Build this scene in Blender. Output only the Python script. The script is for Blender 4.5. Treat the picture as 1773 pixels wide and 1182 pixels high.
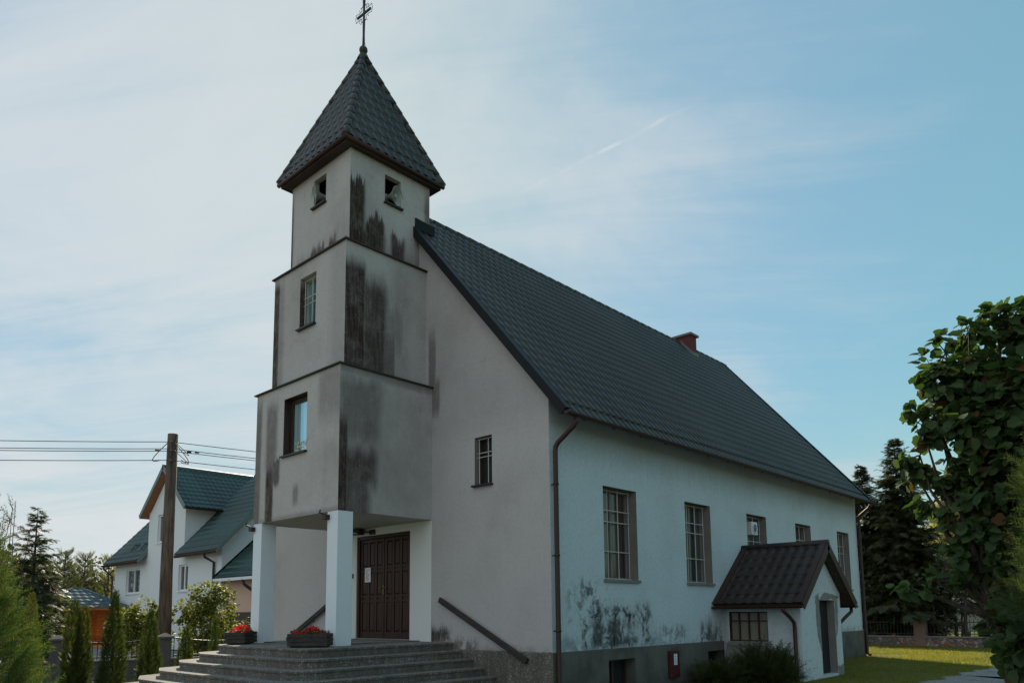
import bpy, bmesh, math, random
import numpy as np
from mathutils import Vector, Matrix
S = bpy.context.scene
for o in list(bpy.data.objects): bpy.data.objects.remove(o)
R = math.radians
# ------------------------------------------------------------------ camera
YAW, PITCH, ROLL = 0.7499, 0.1231, -0.0101
cam = bpy.data.cameras.new('camera'); camo = bpy.data.objects.new('camera', cam); S.collection.objects.link(camo)
_fw = Vector((-math.sin(YAW)*math.cos(PITCH), math.cos(YAW)*math.cos(PITCH), math.sin(PITCH)))
_rt = Vector((math.cos(YAW), math.sin(YAW), 0)); _up = _rt.cross(_fw)
_r2 = math.cos(ROLL)*_rt + math.sin(ROLL)*_up; _u2 = math.cos(ROLL)*_up - math.sin(ROLL)*_rt
m = Matrix((_r2, _u2, -_fw)).transposed().to_4x4(); m.translation = (8.6488, -10.3073, 1.6)
camo.matrix_world = m
cam.sensor_width = 36; cam.lens = 1289.75/1773*36; cam.shift_y = 307.7/1773
cam.clip_start = .1; cam.clip_end = 3000
S.camera = camo
# ------------------------------------------------------------------ light
SUN_YAW, SUN_EL = .965, R(33)
sv = Vector((-math.sin(SUN_YAW)*math.cos(SUN_EL), math.cos(SUN_YAW)*math.cos(SUN_EL), math.sin(SUN_EL)))
sl = bpy.data.lights.new('sun', 'SUN'); sl.energy = 5.0; sl.angle = R(.53); sl.color = (1, .87, .68)
so = bpy.data.objects.new('sun', sl); S.collection.objects.link(so)
so.rotation_euler = sv.to_track_quat('Z', 'Y').to_euler(); so.location = (-40, 40, 50)
S.view_settings.view_transform = 'Standard'; S.view_settings.look = 'None'
S.view_settings.exposure = 0.34; S.view_settings.gamma = 1
W = bpy.data.worlds.new('World'); S.world = W; W.use_nodes = True
wt = W.node_tree; wt.nodes.clear()

class NT:
    """small helper to write node trees as expressions"""
    def __init__(s, t): s.t = t
    def n(s, ty, **k):
        x = s.t.nodes.new(ty)
        for a, b in k.items(): setattr(x, a, b)
        return x
    def put(s, sock, v):
        if isinstance(v, bpy.types.NodeSocket): s.t.links.new(v, sock)
        elif v is not None:
            if sock.type == 'RGBA' and len(v) == 3: v = (*v, 1)
            sock.default_value = v
    def m(s, op, a, b=None, c=None, clamp=False):
        x = s.n('ShaderNodeMath', operation=op); x.use_clamp = clamp
        s.put(x.inputs[0], a); s.put(x.inputs[1], b); s.put(x.inputs[2], c); return x.outputs[0]
    def v(s, op, a, b=None, out=0):
        x = s.n('ShaderNodeVectorMath', operation=op); s.put(x.inputs[0], a); s.put(x.inputs[1], b)
        return x.outputs[out]
    def sep(s, a):
        x = s.n('ShaderNodeSeparateXYZ'); s.put(x.inputs[0], a); return x.outputs
    def com(s, a, b, c):
        x = s.n('ShaderNodeCombineXYZ')
        for i, q in enumerate((a, b, c)): s.put(x.inputs[i], q)
        return x.outputs[0]
    def noise(s, vec, scale=5, detail=3, rough=.5, dist=0, out=0):
        x = s.n('ShaderNodeTexNoise'); s.put(x.inputs['Vector'], vec); s.put(x.inputs['Scale'], scale)
        x.inputs['Detail'].default_value = detail; x.inputs['Roughness'].default_value = rough; x.inputs['Distortion'].default_value = dist
        return x.outputs[out]
    def sm(s, val, a, b, lo=0., hi=1.):
        x = s.n('ShaderNodeMapRange', interpolation_type='SMOOTHSTEP'); s.put(x.inputs[0], val)
        s.put(x.inputs[1], a); s.put(x.inputs[2], b); s.put(x.inputs[3], lo); s.put(x.inputs[4], hi); return x.outputs[0]
    def mix(s, f, a, b, blend='MIX'):
        x = s.n('ShaderNodeMix', data_type='RGBA', blend_type=blend); s.put(x.inputs[0], f)
        s.put(x.inputs[6], a); s.put(x.inputs[7], b); return x.outputs[2]
    def scale(s, vec, sc):
        return s.v('MULTIPLY', vec, sc)

# sky: Nishita plus thin cirrus high above, and added fill cloud behind the camera
N = NT(wt)
sky = N.n('ShaderNodeTexSky', sky_type='NISHITA'); sky.sun_disc = False
sky.sun_elevation = SUN_EL; sky.sun_rotation = -SUN_YAW; sky.air_density = 1.0; sky.dust_density = .5; sky.ozone_density = 2.2
dirv = N.n('ShaderNodeTexCoord').outputs['Generated']
d = N.sep(dirv); zz = N.m('MAXIMUM', d[2], .06)
px = N.m('DIVIDE', d[0], N.m('ADD', zz, .12)); py = N.m('DIVIDE', d[1], N.m('ADD', zz, .12))
a = R(35)
pu = N.m('ADD', N.m('MULTIPLY', px, math.cos(a)), N.m('MULTIPLY', py, math.sin(a)))
pv = N.m('SUBTRACT', N.m('MULTIPLY', py, math.cos(a)), N.m('MULTIPLY', px, math.sin(a)))
c1 = N.noise(N.com(N.m('MULTIPLY', pu, .75), N.m('MULTIPLY', pv, 1.15), 3.1), 1.15, 8, .60, .9)
c2 = N.noise(N.com(N.m('MULTIPLY', pu, .25), N.m('MULTIPLY', pv, 2.2), 8.7), 2.6, 7, .66, 1.4)
c3 = N.noise(N.com(pu, pv, 5.0), .5, 2, .5, .2)
sunside = N.v('DOT_PRODUCT', dirv, (-.93, .28, .22), out=1)
behind = N.v('DOT_PRODUCT', dirv, (.30, -.95, .05), out=1)  # unseen bright cloud added behind the camera to light the front wall
cov = N.m('ADD', N.m('MULTIPLY', N.sm(behind, .15, .75), .42), N.m('ADD', N.m('MULTIPLY', N.sm(sunside, .35, .98), .30), N.m('MULTIPLY', N.m('SUBTRACT', c3, .5), .32)))
wisp = N.m('ADD', N.m('ADD', N.m('MULTIPLY', c1, .72), N.m('MULTIPLY', c2, .22)), cov)
cl = N.sm(wisp, .47, .88)
low = N.sm(d[2], .02, .30, 1, 0)
# contrail: a thin broken band on the dome
Pa = Vector((-64.2, 76.7, 61.2)).normalized(); Pb = Vector((-50.7, 86.2, 68.5)).normalized(); nn = Pa.cross(Pb).normalized(); mid = (Pa+Pb).normalized(); alo = (Pb-Pa).normalized()
dn = N.m('ABSOLUTE', N.m('ADD', N.v('DOT_PRODUCT', dirv, tuple(nn), out=1), N.m('MULTIPLY', N.m('SUBTRACT', N.noise(dirv, 30, 3), .5), .006)))
da = N.m('ABSOLUTE', N.v('DOT_PRODUCT', dirv, tuple(alo), out=1))
tr = N.m('MULTIPLY', N.sm(dn, .0002, .0036, 1, 0), N.sm(da, .05, .13, 1, 0))
tr = N.m('MULTIPLY', N.m('MULTIPLY', tr, N.sm(N.noise(dirv, 22, 4), .35, .7)), N.sm(N.v('DOT_PRODUCT', dirv, tuple(mid), out=1), .5, .8))
f = N.m('ADD', N.m('MULTIPLY_ADD', cl, .70, .12), N.m('MULTIPLY', low, .30), clamp=True)
f = N.m('ADD', f, N.m('MULTIPLY', tr, .38), clamp=True)
lumv = N.v('DOT_PRODUCT', sky.outputs[0], (.3, .5, .2), out=1)
comp = N.v('SCALE', sky.outputs[0]); N.put(comp.node.inputs[3], N.m('DIVIDE', 1.0, N.m('MULTIPLY_ADD', lumv, .24, .70)))
tint = N.mix(1.0, comp, N.mix(N.sm(sunside, .1, .9), (.92, 1.54, 1.10), (.88, 1.24, 1.18)), 'MULTIPLY')
lum = N.m('ADD', N.sm(sunside, -.2, 1.0, 3.5, 5.0), N.sm(behind, .2, .9, 0, 2.6))
cc = N.v('SCALE', (.91, .97, 1.0)); N.put(cc.node.inputs[3], lum)
col = N.mix(f, tint, cc)
bg = N.n('ShaderNodeBackground'); N.put(bg.inputs[0], col); bg.inputs[1].default_value = .12
wo = N.n('ShaderNodeOutputWorld'); wt.links.new(bg.outputs[0], wo.inputs[0])

# ------------------------------------------------------------------ materials
MATS = {}
def mat(name, col, rough=.8, metal=0., spec=.5, bump=None, var=None, fn=None, coat=0):
    """bump=(scale,strength,dist) noise bump; var=(scale,amount) tonal wear; fn(N, colour, pos)->colour or (colour,height)"""
    mm = bpy.data.materials.new(name); mm.use_nodes = True; t = mm.node_tree; b = t.nodes['Principled BSDF']; K = NT(t)
    b.inputs['Roughness'].default_value = rough; b.inputs['Metallic'].default_value = metal; b.inputs['Specular IOR Level'].default_value = spec
    if coat: b.inputs['Coat Weight'].default_value = coat
    pos = K.n('ShaderNodeTexCoord').outputs['Object']; c = (*col, 1); h = None
    if var:
        q = K.noise(pos, var[0], 4, .6); k = K.m('MULTIPLY_ADD', q, var[1]*2, 1-var[1])
        x = K.v('SCALE', col); K.put(x.node.inputs[3], k); c = x
    if fn:
        r_ = fn(K, c, pos)
        if isinstance(r_, tuple) and len(r_) == 2 and isinstance(r_[1], bpy.types.NodeSocket): c, h = r_
        else: c = r_
    K.put(b.inputs['Base Color'], c)
    if bump or h is not None:
        bp = K.n('ShaderNodeBump'); bp.inputs['Strength'].default_value = bump[1] if bump else .5; bp.inputs['Distance'].default_value = bump[2] if bump else .01
        if h is None: h = K.noise(pos, bump[0], 4, .65)
        K.put(bp.inputs['Height'], h); K.put(b.inputs['Normal'], bp.outputs[0])
    MATS[name] = mm; return mm

def leafmat(name, c0, c1, trans=.35, rough=.55, tcol=None, spec=.35, rare=None):
    mm = bpy.data.materials.new(name); mm.use_nodes = True; t = mm.node_tree; t.nodes.clear(); K = NT(t)
    g = K.n('ShaderNodeNewGeometry'); pos = K.n('ShaderNodeTexCoord').outputs['Object']
    f = K.m('MULTIPLY_ADD', g.outputs['Random Per Island'], .6, K.m('MULTIPLY_ADD', K.noise(pos, 1.7, 3), .9, -.25), clamp=True)
    c = K.mix(f, c0, c1)
    if rare: c = K.mix(K.m('GREATER_THAN', K.m('FRACT', K.m('MULTIPLY', g.outputs['Random Per Island'], 37.3)), rare[1]), c, rare[0])
    b = K.n('ShaderNodeBsdfPrincipled'); K.put(b.inputs['Base Color'], c); b.inputs['Roughness'].default_value = rough; b.inputs['Specular IOR Level'].default_value = spec
    tr = K.n('ShaderNodeBsdfTranslucent'); K.put(tr.inputs[0], K.mix(1, c, tcol or (1.9, 1.7, .7), 'MULTIPLY'))
    ms = K.n('ShaderNodeMixShader'); ms.inputs[0].default_value = trans
    t.links.new(b.outputs[0], ms.inputs[1]); t.links.new(tr.outputs[0], ms.inputs[2])
    o = K.n('ShaderNodeOutputMaterial'); t.links.new(ms.outputs[0], o.inputs[0]); MATS[name] = mm; return mm

def stained(stains, dirt=(.037, .023, .019), axis_amt=.30, runs=.0):
    """stucco colour with weather stains and plain darker bands; a stain = (axis, u0,u1,su, z0,z1, soft_bottom, soft_top, strength, raggedness)"""
    def fn(K, c, pos):
        x, y, z = K.sep(pos)
        # broad grime and faint vertical runs
        q = K.noise(pos, .55, 5, .6); c = K.mix(K.m('MULTIPLY', K.sm(q, .42, .78), axis_amt*1.6, clamp=True), c, (.17, .155, .14))
        st = K.noise(K.com(K.m('MULTIPLY', x, 7), K.m('MULTIPLY', y, 7), K.m('MULTIPLY', z, .35)), 1, 4, .65)
        c = K.mix(K.m('MULTIPLY', K.sm(st, .5, .85), axis_amt*.45), c, (.15, .135, .125)); gr = K.noise(pos, 16, 5, .8); c = K.mix(K.m('MULTIPLY', K.sm(gr, .35, .75), .38), c, (.30, .265, .25)); q2 = K.noise(pos, 2.6, 6, .7); c = K.mix(K.m('MULTIPLY', K.sm(q2, .5, .8), axis_amt), c, (.20, .18, .17))
        streak = K.noise(K.com(K.m('MULTIPLY', x, 6.5), K.m('MULTIPLY', y, 6.5), K.m('MULTIPLY', z, .5)), 1, 5, .72)
        mott = K.noise(K.com(K.m('MULTIPLY', x, 3.4), K.m('MULTIPLY', y, 3.4), K.m('MULTIPLY', z, 2.9)), 1, 6, .72, .4)
        fine = K.noise(K.com(K.m('MULTIPLY', x, 26), K.m('MULTIPLY', y, 26), K.m('MULTIPLY', z, 2.2)), 1, 3, .7)
        blot = K.noise(pos, 1.9, 4, .6); speck = K.noise(pos, 34, 2, .5)
        nx, ny, nzz = K.sep(K.n('ShaderNodeNewGeometry').outputs['True Normal']); onx = K.m('GREATER_THAN', K.m('ABSOLUTE', nx), .6); ony = K.m('GREATER_THAN', K.m('ABSOLUTE', ny), .6)
        tot = None
        for (ax, u0, u1, su, z0, z1, sb, stp, k, rg, *th) in stains:
            u = x if ax == 'x' else y
            if tot is None: rag = None
            uu = K.m('ADD', u, K.m('MULTIPLY_ADD', blot, .5*su*2, -.5*su))
            zr = K.m('ADD', z, K.m('ADD', K.m('MULTIPLY_ADD', streak, rg*2, -rg), K.m('MULTIPLY_ADD', fine, rg*.9, -rg*.45)))
            m_ = K.m('MULTIPLY', K.sm(uu, u0-su, u0+su), K.sm(uu, u1-su, u1+su, 1, 0))
            m_ = K.m('MULTIPLY', m_, K.m('MULTIPLY', K.sm(zr, z0-sb, z0+sb), K.sm(zr, z1-stp, z1+stp, 1, 0)))
            m_ = K.m('MULTIPLY', K.m('MULTIPLY', m_, k), ony if ax == 'x' else onx)
            if th: m_ = K.m('MULTIPLY', m_, K.sm(mott, th[0]-.10, th[0]+.08))
            tot = m_ if tot is None else K.m('MAXIMUM', tot, m_)
        if tot is not None:
            tot = K.m('MULTIPLY', tot, K.m('MULTIPLY', K.m('MULTIPLY_ADD', K.sm(fine, .25, .6), .16, .84), K.m('MULTIPLY_ADD', K.sm(mott, .3, .6), .18, .86)), clamp=True)
            tot = K.m('MULTIPLY', tot, K.sm(speck, .66, .74, 1, .55))
            c = K.mix(tot, c, dirt)
        h = K.m('ADD', K.noise(pos, 55, 3, .7), K.m('MULTIPLY', K.noise(pos, 6, 3), .5))
        return c, h
    return fn
STUCCO = (.455, .452, .462)
M_t3 = mat('stucco_upper', STUCCO, .95, spec=.2, bump=(60, .5, .012), fn=stained([
    ('y', -2.3, -1.50, .06, 8.9, 10.65, .02, .10, 1., .62), ('y', -1.50, -.98, .05, 8.9, 10.0, .02, .09, .97, .55), ('y', -2.3, -.95, .1, 8.9, 9.75, .02, .15, .95, .3),
    ('y', -.80, -.42, .07, 8.9, 9.75, .02, .10, .92, .5), ('y', -.42, .3, .1, 8.9, 9.45, .02, .25, .5, .5), ('y', .15, .5, .06, 8.9, 11.2, .02, .4, .7, .3), ('y', -2.3, .4, .1, 8.9, 9.5, .02, .4, .35, .3),
    ('x', -5.25, -4.2, .1, 8.9, 9.5, .02, .10, .85, .75), ('x', -6.2, -5.95, .04, 8.9, 11., .02, .4, .8, .3), ('x', -5.75, -5.35, .1, 8.9, 9.4, .02, .3, .45, .4), ('x', -4.3, -3.6, .15, 8.9, 9.9, .1, .4, .18, .4)]))
M_t2 = mat('stucco_middle', STUCCO, .95, spec=.2, bump=(60, .5, .012), fn=stained([('y', -2.4, -1.05, .12, 6.0, 8.45, .02, .4, .86, .25),
    ('y', -2.4, -1.62, .06, 6.0, 8.72, .02, .20, .97, .18), ('y', -1.68, -1.08, .09, 6.0, 8.5, .02, .35, .90, .25), ('y', -1.15, -.62, .1, 6.9, 8.1, .5, .35, .5, .6), ('y', -1.1, -.5, .15, 6.0, 8.6, .1, .5, .22, .4),
    ('y', -1.15, -.85, .05, 6.0, 7.6, .02, .5, .7, .4), ('x', -6.5, -6.04, .05, 6.0, 9.0, .02, .2, .92, .2), ('x', -6.5, -5.85, .1, 6.0, 9.0, .02, .2, .35, .3), ('x', -4.0, -3.4, .2, 6.0, 9.2, .2, .3, .2, .3)]))
M_t1 = mat('stucco_lower', STUCCO, .95, spec=.2, bump=(60, .5, .012), fn=stained([
    ('y', -2.6, -2.13, .05, 3.2, 5.6, .02, .6, .98, .3), ('y', -2.3, -1.42, .14, 4.0, 4.85, .25, .3, .85, .3), ('y', -2.3, -1.6, .14, 3.3, 4.4, .25, .3, .80, .25),
    ('y', -2.4, -1.35, .2, 4.9, 6.25, .3, .25, .62, .3), ('y', -1.5, -.2, .3, 3.4, 6.0, .2, .5, .14, .3), ('y', -2.4, -.0, .1, 6.25, 6.5, .06, .04, .4, .05),
    ('x', -6.02, -5.70, .05, 3.4, 4.85, .02, .3, .95, .3), ('x', -6.05, -5.6, .1, 4.6, 6.1, .2, .25, .62, .3), ('x', -6.7, -6.26, .06, 3.4, 6.2, .1, .3, .65, .3), ('x', -5.75, -5.45, .06, 4.3, 4.85, .1, .05, .8, .2),
    ('x', -4.0, -3.15, .12, 5.4, 6.4, .4, .2, .40, .3), ('x', -4.9, -4.7, .05, 3.8, 4.2, .1, .1, .5, .1), ('x', -6.6, -3.2, .1, 3.4, 3.62, .04, .05, .35, .06)]))
M_front = mat('stucco_front', STUCCO, .95, spec=.2, bump=(60, .5, .012), fn=stained([
    ('x', -3.4, -3.02, .06, 5.75, 6.6, .25, .15, .62, .15), ('x', -3.4, -3.16, .04, 6.3, 7.7, .1, .4, .62, .3),
    ('x', -3.4, -2.7, .12, .9, 1.28, .1, .12, .9, .2, .44), ('x', -2.8, -1.9, .15, .7, 1.05, .1, .12, .7, .2, .48), ('x', -2.8, 0, .2, .7, .95, .04, .1, .4, .1, .48), ('x', -3.4, -.1, .4, 5.2, 9.5, .4, .6, .14, .3)], axis_amt=.18))
M_side = mat('sky_tinted_side_stucco', (.51, .63, .70), .95, spec=.2, bump=(60, .5, .012), fn=stained([  # bluer base colour carries the cool sky light on this wall
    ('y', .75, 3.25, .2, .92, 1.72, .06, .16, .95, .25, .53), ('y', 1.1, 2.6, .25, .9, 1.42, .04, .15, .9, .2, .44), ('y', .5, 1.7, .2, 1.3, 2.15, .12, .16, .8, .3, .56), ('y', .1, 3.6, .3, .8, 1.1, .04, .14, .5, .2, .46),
    ('y', 3.5, 4.7, .2, .8, 1.25, .06, .16, .6, .3, .52), ('y', 5.3, 6.35, .08, .8, 1.2, .04, .25, .9, .6, .46), ('y', 0, 16.5, .3, .8, 1.0, .04, .10, .35, .15, .48), ('y', 0, 16.5, .3, 4.6, 5.6, .3, .1, .22, .3)], dirt=(.034, .034, .034), axis_amt=.13))  # last entry just darkens the wall top along the eaves
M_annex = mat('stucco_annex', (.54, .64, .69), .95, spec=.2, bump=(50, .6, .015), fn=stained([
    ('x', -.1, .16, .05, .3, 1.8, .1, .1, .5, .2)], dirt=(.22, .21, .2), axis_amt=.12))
M_paint = mat('white_paint', (.66, .75, .82), .75, spec=.3, bump=(45, .25, .006), var=(2.2, .05))
M_pier = mat('cream_paint', (.64, .67, .67), .8, spec=.3, bump=(45, .25, .006), var=(1.8, .06))
M_ceil = mat('porch_ceiling_paint', (.42, .42, .40), .9, var=(2, .12))
def plinth_fn(K, c, pos):
    c = K.mix(K.sm(K.noise(pos, 1.6, 5, .65), .35, .75), (.125, .13, .12), (.07, .075, .068)); z = K.sep(pos)[2]
    return K.mix(K.m('MULTIPLY', K.sm(z, .55, -.1), K.noise(pos, 5, 4)), c, (.05, .055, .045))
M_plinth = mat('cement_plinth', (.2, .2, .19), .95, spec=.2, bump=(22, .6, .02), fn=plinth_fn)
def terrazzo(K, c, pos):
    v = K.n('ShaderNodeTexVoronoi'); K.put(v.inputs['Vector'], pos); v.inputs['Scale'].default_value = 40
    r_ = K.sep(v.outputs['Color'])[0]
    c = K.mix(K.sm(r_, .25, .95), (.10, .098, .09), (.50, .49, .45)); c = K.mix(K.sm(v.outputs['Distance'], .25, .55), c, (.15, .147, .135))
    c = K.mix(K.m('MULTIPLY', K.sm(K.noise(pos, 1.3, 5, .65), .45, .75), .55), c, (.07, .068, .06))
    st = K.noise(K.com(K.m('MULTIPLY', K.sep(pos)[0], 8), K.m('MULTIPLY', K.sep(pos)[1], 8), K.sep(pos)[2]), 1, 4, .6)
    nz = K.sep(K.n('ShaderNodeNewGeometry').outputs['Normal'])[2]
    c = K.mix(K.m('MULTIPLY', K.sm(nz, .3, .8, 1, 0), K.sm(st, .3, .7, .25, .75)), c, (.07, .062, .05))
    return c, v.outputs['Distance']
M_terr = mat('pebble_terrazzo', (.2, .2, .19), .85, spec=.3, bump=(1, .35, .006), fn=terrazzo)
def wood_fn(dark, light, along=2, sc=1):
    def fn(K, c, pos):
        s = [14*sc, 14*sc, 14*sc]; s[along] = .9*sc
        q = K.noise(K.v('MULTIPLY', pos, tuple(s)), 1.6, 5, .6, .6); return K.mix(K.sm(q, .3, .72), dark, light), q
    return fn
M_door = mat('dark_door_wood', (.05, .025, .02), .5, spec=.28, bump=(1, .15, .003), fn=wood_fn((.022, .0085, .006), (.055, .021, .013)))
M_frame = mat('brown_frame_wood', (.04, .02, .015), .55, fn=wood_fn((.02, .01, .008), (.05, .027, .018)), bump=(1, .1, .003))
M_rail = mat('weathered_rail_wood', (.05, .03, .02), .65, bump=(1, .25, .004), fn=wood_fn((.010, .008, .007), (.034, .024, .019), 0))
def rooffn(dust):
    def fn(K, c, pos):
        c = K.mix(K.m('MULTIPLY', K.sm(K.noise(pos, .7, 5, .6), .4, .75), .5), c, dust); q = K.noise(K.v('MULTIPLY', pos, (3, 3, 3)), 3, 5, .7)
        c = K.mix(K.m('MULTIPLY', K.sm(q, .58, .8), .35), c, dust); sh = K.n('ShaderNodeTexWhiteNoise', noise_dimensions='1D'); K.put(sh.inputs['W'], K.m('FLOOR', K.m('MULTIPLY', K.m('ADD', K.sep(pos)[1], 20.3), .93)))
        x = K.v('SCALE', c); K.put(x.node.inputs[3], K.m('MULTIPLY_ADD', sh.outputs[0], .35, .82)); return x
    return fn
M_roof = mat('graphite_tile_steel', (.030, .027, .026), .32, spec=.45, fn=rooffn((.05, .052, .052)))
M_spire = mat('graphite_spire_steel', (.032, .029, .029), .34, spec=.45, fn=rooffn((.065, .068, .07)))
M_brownroof = mat('brown_tile_steel', (.022, .015, .014), .55, spec=.4, fn=rooffn((.045, .036, .032)))
M_green = mat('green_tile_steel', (.020, .060, .058), .36, spec=.5, fn=rooffn((.03, .06, .065)))
M_gaz = mat('bluegrey_tile_steel', (.09, .14, .17), .8, spec=.2)
M_flash = mat('graphite_flashing', (.011, .012, .014), .5, spec=.15, var=(3, .15))
M_htrim = mat('grey_green_trim_steel', (.12, .17, .17), .5, spec=.4)
M_gut = mat('brown_gutter_metal', (.040, .018, .015), .45, spec=.3, var=(4, .2))
M_ledge = mat('brown_ledge_metal', (.032, .019, .016), .55, spec=.4, var=(6, .3))
M_ledge2 = mat('mossy_ledge_metal', (.038, .042, .035), .8, spec=.3, var=(6, .35))
M_soff = mat('soffit_boards', (.06, .035, .024), .75, fn=wood_fn((.035, .02, .014), (.085, .052, .036), 1))
M_white = mat('grille_white_paint', (.44, .45, .43), .5, var=(12, .15))
M_iron = mat('black_iron', (.012, .012, .014), .5, spec=.5)
M_glass = mat('dark_window_glass', (.018, .022, .024), .06, spec=.9)
def curt(c0, c1):
    def fn(K, c, pos):
        x, y, z = K.sep(pos); q = K.noise(K.com(K.m('MULTIPLY', x, 9), K.m('MULTIPLY', y, 9), K.m('MULTIPLY', z, .35)), 1, 3, .5)
        return K.mix(K.sm(q, .35, .65), c0, c1)
    return fn
M_gl_br = mat('curtained_glass', (.1, .08, .07), .10, spec=.8, fn=curt((.030, .026, .024), (.085, .066, .056)))
M_gl_gr = mat('greyish_curtained_glass', (.1, .12, .12), .10, spec=.8, fn=curt((.025, .03, .03), (.085, .10, .10)))
M_gl_teal = mat('teal_patterned_glass', (.05, .14, .15), .12, spec=.8, metal=.3, fn=curt((.06, .14, .14), (.20, .42, .43)))
M_gl_sky = mat('sky_tinted_curtain_glass', (.22, .42, .50), .06, spec=.9, metal=.55, fn=curt((.36, .60, .70), (.52, .78, .86)))  # curtain folds, with the reflected sky put into the pale blue colour
M_cream = mat('dusty_cream_glass', (.22, .2, .15), .3, spec=.5, var=(3, .3))
M_reveal = mat('raw_cement_reveal', (.185, .18, .165), .95, bump=(30, .4, .01), var=(3, .3))
M_brick = None
def brickfn(c1, c2, mort, sc, w=.5, h=.25):
    def fn(K, c, pos):
        b = K.n('ShaderNodeTexBrick'); x, y, z = K.sep(pos); K.put(b.inputs['Vector'], K.com(K.m('ADD', x, y), z, 0))
        for k, v in (('Color1', c1), ('Color2', c2), ('Mortar', mort)): b.inputs[k].default_value = (*v, 1)
        b.inputs['Scale'].default_value = sc; b.inputs['Mortar Size'].default_value = .02; b.inputs['Brick Width'].default_value = w; b.inputs['Row Height'].default_value = h
        return b.outputs[0], K.m('SUBTRACT', 1, b.outputs['Fac'])
    return fn
M_brick = mat('red_chimney_brick', (.2, .05, .04), .85, fn=brickfn((.13, .022, .022), (.10, .020, .020), (.12, .06, .05), 2.2))
M_cap = mat('concrete_cap', (.17, .17, .17), .9, var=(6, .25), bump=(30, .4, .01))
M_moss = mat('copper_ball', (.035, .045, .03), .7, var=(9, .4))
M_horn = mat('horn_grey_paint', (.30, .35, .33), .5, spec=.4, var=(8, .12))
M_red = mat('red_box_paint', (.062, .009, .012), .55, var=(5, .2))
M_paper = mat('white_paper', (.72, .76, .8), .8)
M_ink = mat('printed_ink', (.08, .09, .1), .9)
M_brass = mat('brass', (.20, .13, .055), .35, metal=1)
M_planter = mat('tarred_planter_boards', (.03, .026, .022), .7, bump=(1, .5, .012), fn=wood_fn((.010, .009, .009), (.040, .034, .028), 0, .8))
M_soil = mat('soil', (.03, .02, .014), 1)
M_petal = leafmat('red_petals', (.42, .012, .022), (.66, .05, .055), .3, tcol=(1.6, .8, .8))
M_pleaf = leafmat('begonia_leaf', (.03, .07, .02), (.06, .12, .03), .3)
M_hwall = mat('house_white_plaster', (.66, .70, .72), .9, bump=(30, .2, .005), var=(1, .04))
M_peach = mat('house_peach_plaster', (.62, .43, .33), .9, bump=(30, .2, .005))
M_hplinth = mat('house_brown_cladding', (.09, .055, .05), .8, fn=brickfn((.10, .06, .055), (.075, .048, .045), (.05, .035, .03), 3, .8, .2))
M_orange = mat('orange_soffit_boards', (.30, .12, .05), .7, fn=wood_fn((.22, .085, .035), (.36, .16, .075), 1))
M_pvc = mat('white_window_plastic', (.72, .75, .77), .4)
M_hglass = mat('house_window_glass', (.05, .065, .07), .05, spec=.9)
M_gwood = mat('sunlit_orange_timber', (.42, .13, .035), .6, fn=wood_fn((.74, .24, .05), (.88, .36, .09), 0, .5))  # orange brightened to stand for sunlight the timber does not receive
def polefn(K, c, pos):
    x, y, z = K.sep(pos); q = K.noise(K.com(K.m('MULTIPLY', x, 12), K.m('MULTIPLY', y, 12), K.m('MULTIPLY', z, 1.2)), 1, 5, .65)
    return K.mix(K.sm(q, .3, .7), (.045, .033, .026), (.15, .11, .085)), q
M_pole = mat('weathered_pole', (.1, .07, .055), .95, fn=polefn, bump=(1, .5, .02))
M_wire = mat('wire_insulation', (.015, .016, .018), .6)
M_porc = mat('insulator_porcelain', (.12, .07, .05), .3)
def stonefn(K, c, pos):
    v = K.n('ShaderNodeTexVoronoi'); K.put(v.inputs['Vector'], K.v('ADD', pos, K.v('SCALE', K.noise(pos, 3, 3, out=1)))); v.inputs['Scale'].default_value = 3.6
    e = K.n('ShaderNodeTexVoronoi', feature='DISTANCE_TO_EDGE'); K.put(e.inputs['Vector'], K.v('ADD', pos, K.v('SCALE', K.noise(pos, 3, 3, out=1)))); e.inputs['Scale'].default_value = 3.6
    q = K.sep(v.outputs['Color']); c = K.mix(q[0], (.10, .10, .10), (.22, .17, .15)); c = K.mix(K.m('GREATER_THAN', q[1], .78), c, (.24, .11, .09)); c = K.mix(K.m('GREATER_THAN', q[2], .7), c, (.30, .27, .24))
    return K.mix(K.sm(e.outputs['Distance'], .02, .07), (.10, .095, .09), c), K.sm(e.outputs['Distance'], 0, .2)
M_stone = mat('fieldstone', (.2, .15, .13), .9, bump=(1, .8, .05), fn=stonefn)
M_darkconc = mat('dark_fence_concrete', (.075, .076, .08), .9, var=(4, .25), bump=(20, .4, .02))
def grassfn(K, c, pos):
    c = K.mix(K.sm(K.noise(pos, .45, 5, .6), .35, .7), (.09, .11, .022), (.18, .16, .045))
    c = K.mix(K.m('MULTIPLY', K.sm(K.noise(pos, 6, 4, .7), .5, .75), .6), c, (.16, .125, .06)); return c, K.noise(pos, 40, 4, .7)
M_grass = mat('lawn_soil_and_turf', (.06, .08, .02), 1, spec=.1, bump=(1, 1., .04), fn=grassfn)
M_blade = leafmat('grass_blade', (.10, .13, .025), (.23, .215, .07), .6, tcol=(1.9, 1.7, .5))
def gravfn(K, c, pos):
    v = K.n('ShaderNodeTexVoronoi'); K.put(v.inputs['Vector'], pos); v.inputs['Scale'].default_value = 34
    c = K.mix(K.sep(v.outputs['Color'])[0], (.20, .20, .195), (.40, .39, .38)); c = K.mix(K.m('MULTIPLY', K.sm(K.noise(pos, 1.1, 5, .7), .45, .72), .55), c, (.12, .115, .09))
    return c, K.m('SUBTRACT', 1, v.outputs['Distance'])
M_gravel = mat('pale_gravel', (.3, .3, .29), 1, spec=.2, bump=(1, .9, .03), fn=gravfn)
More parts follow.
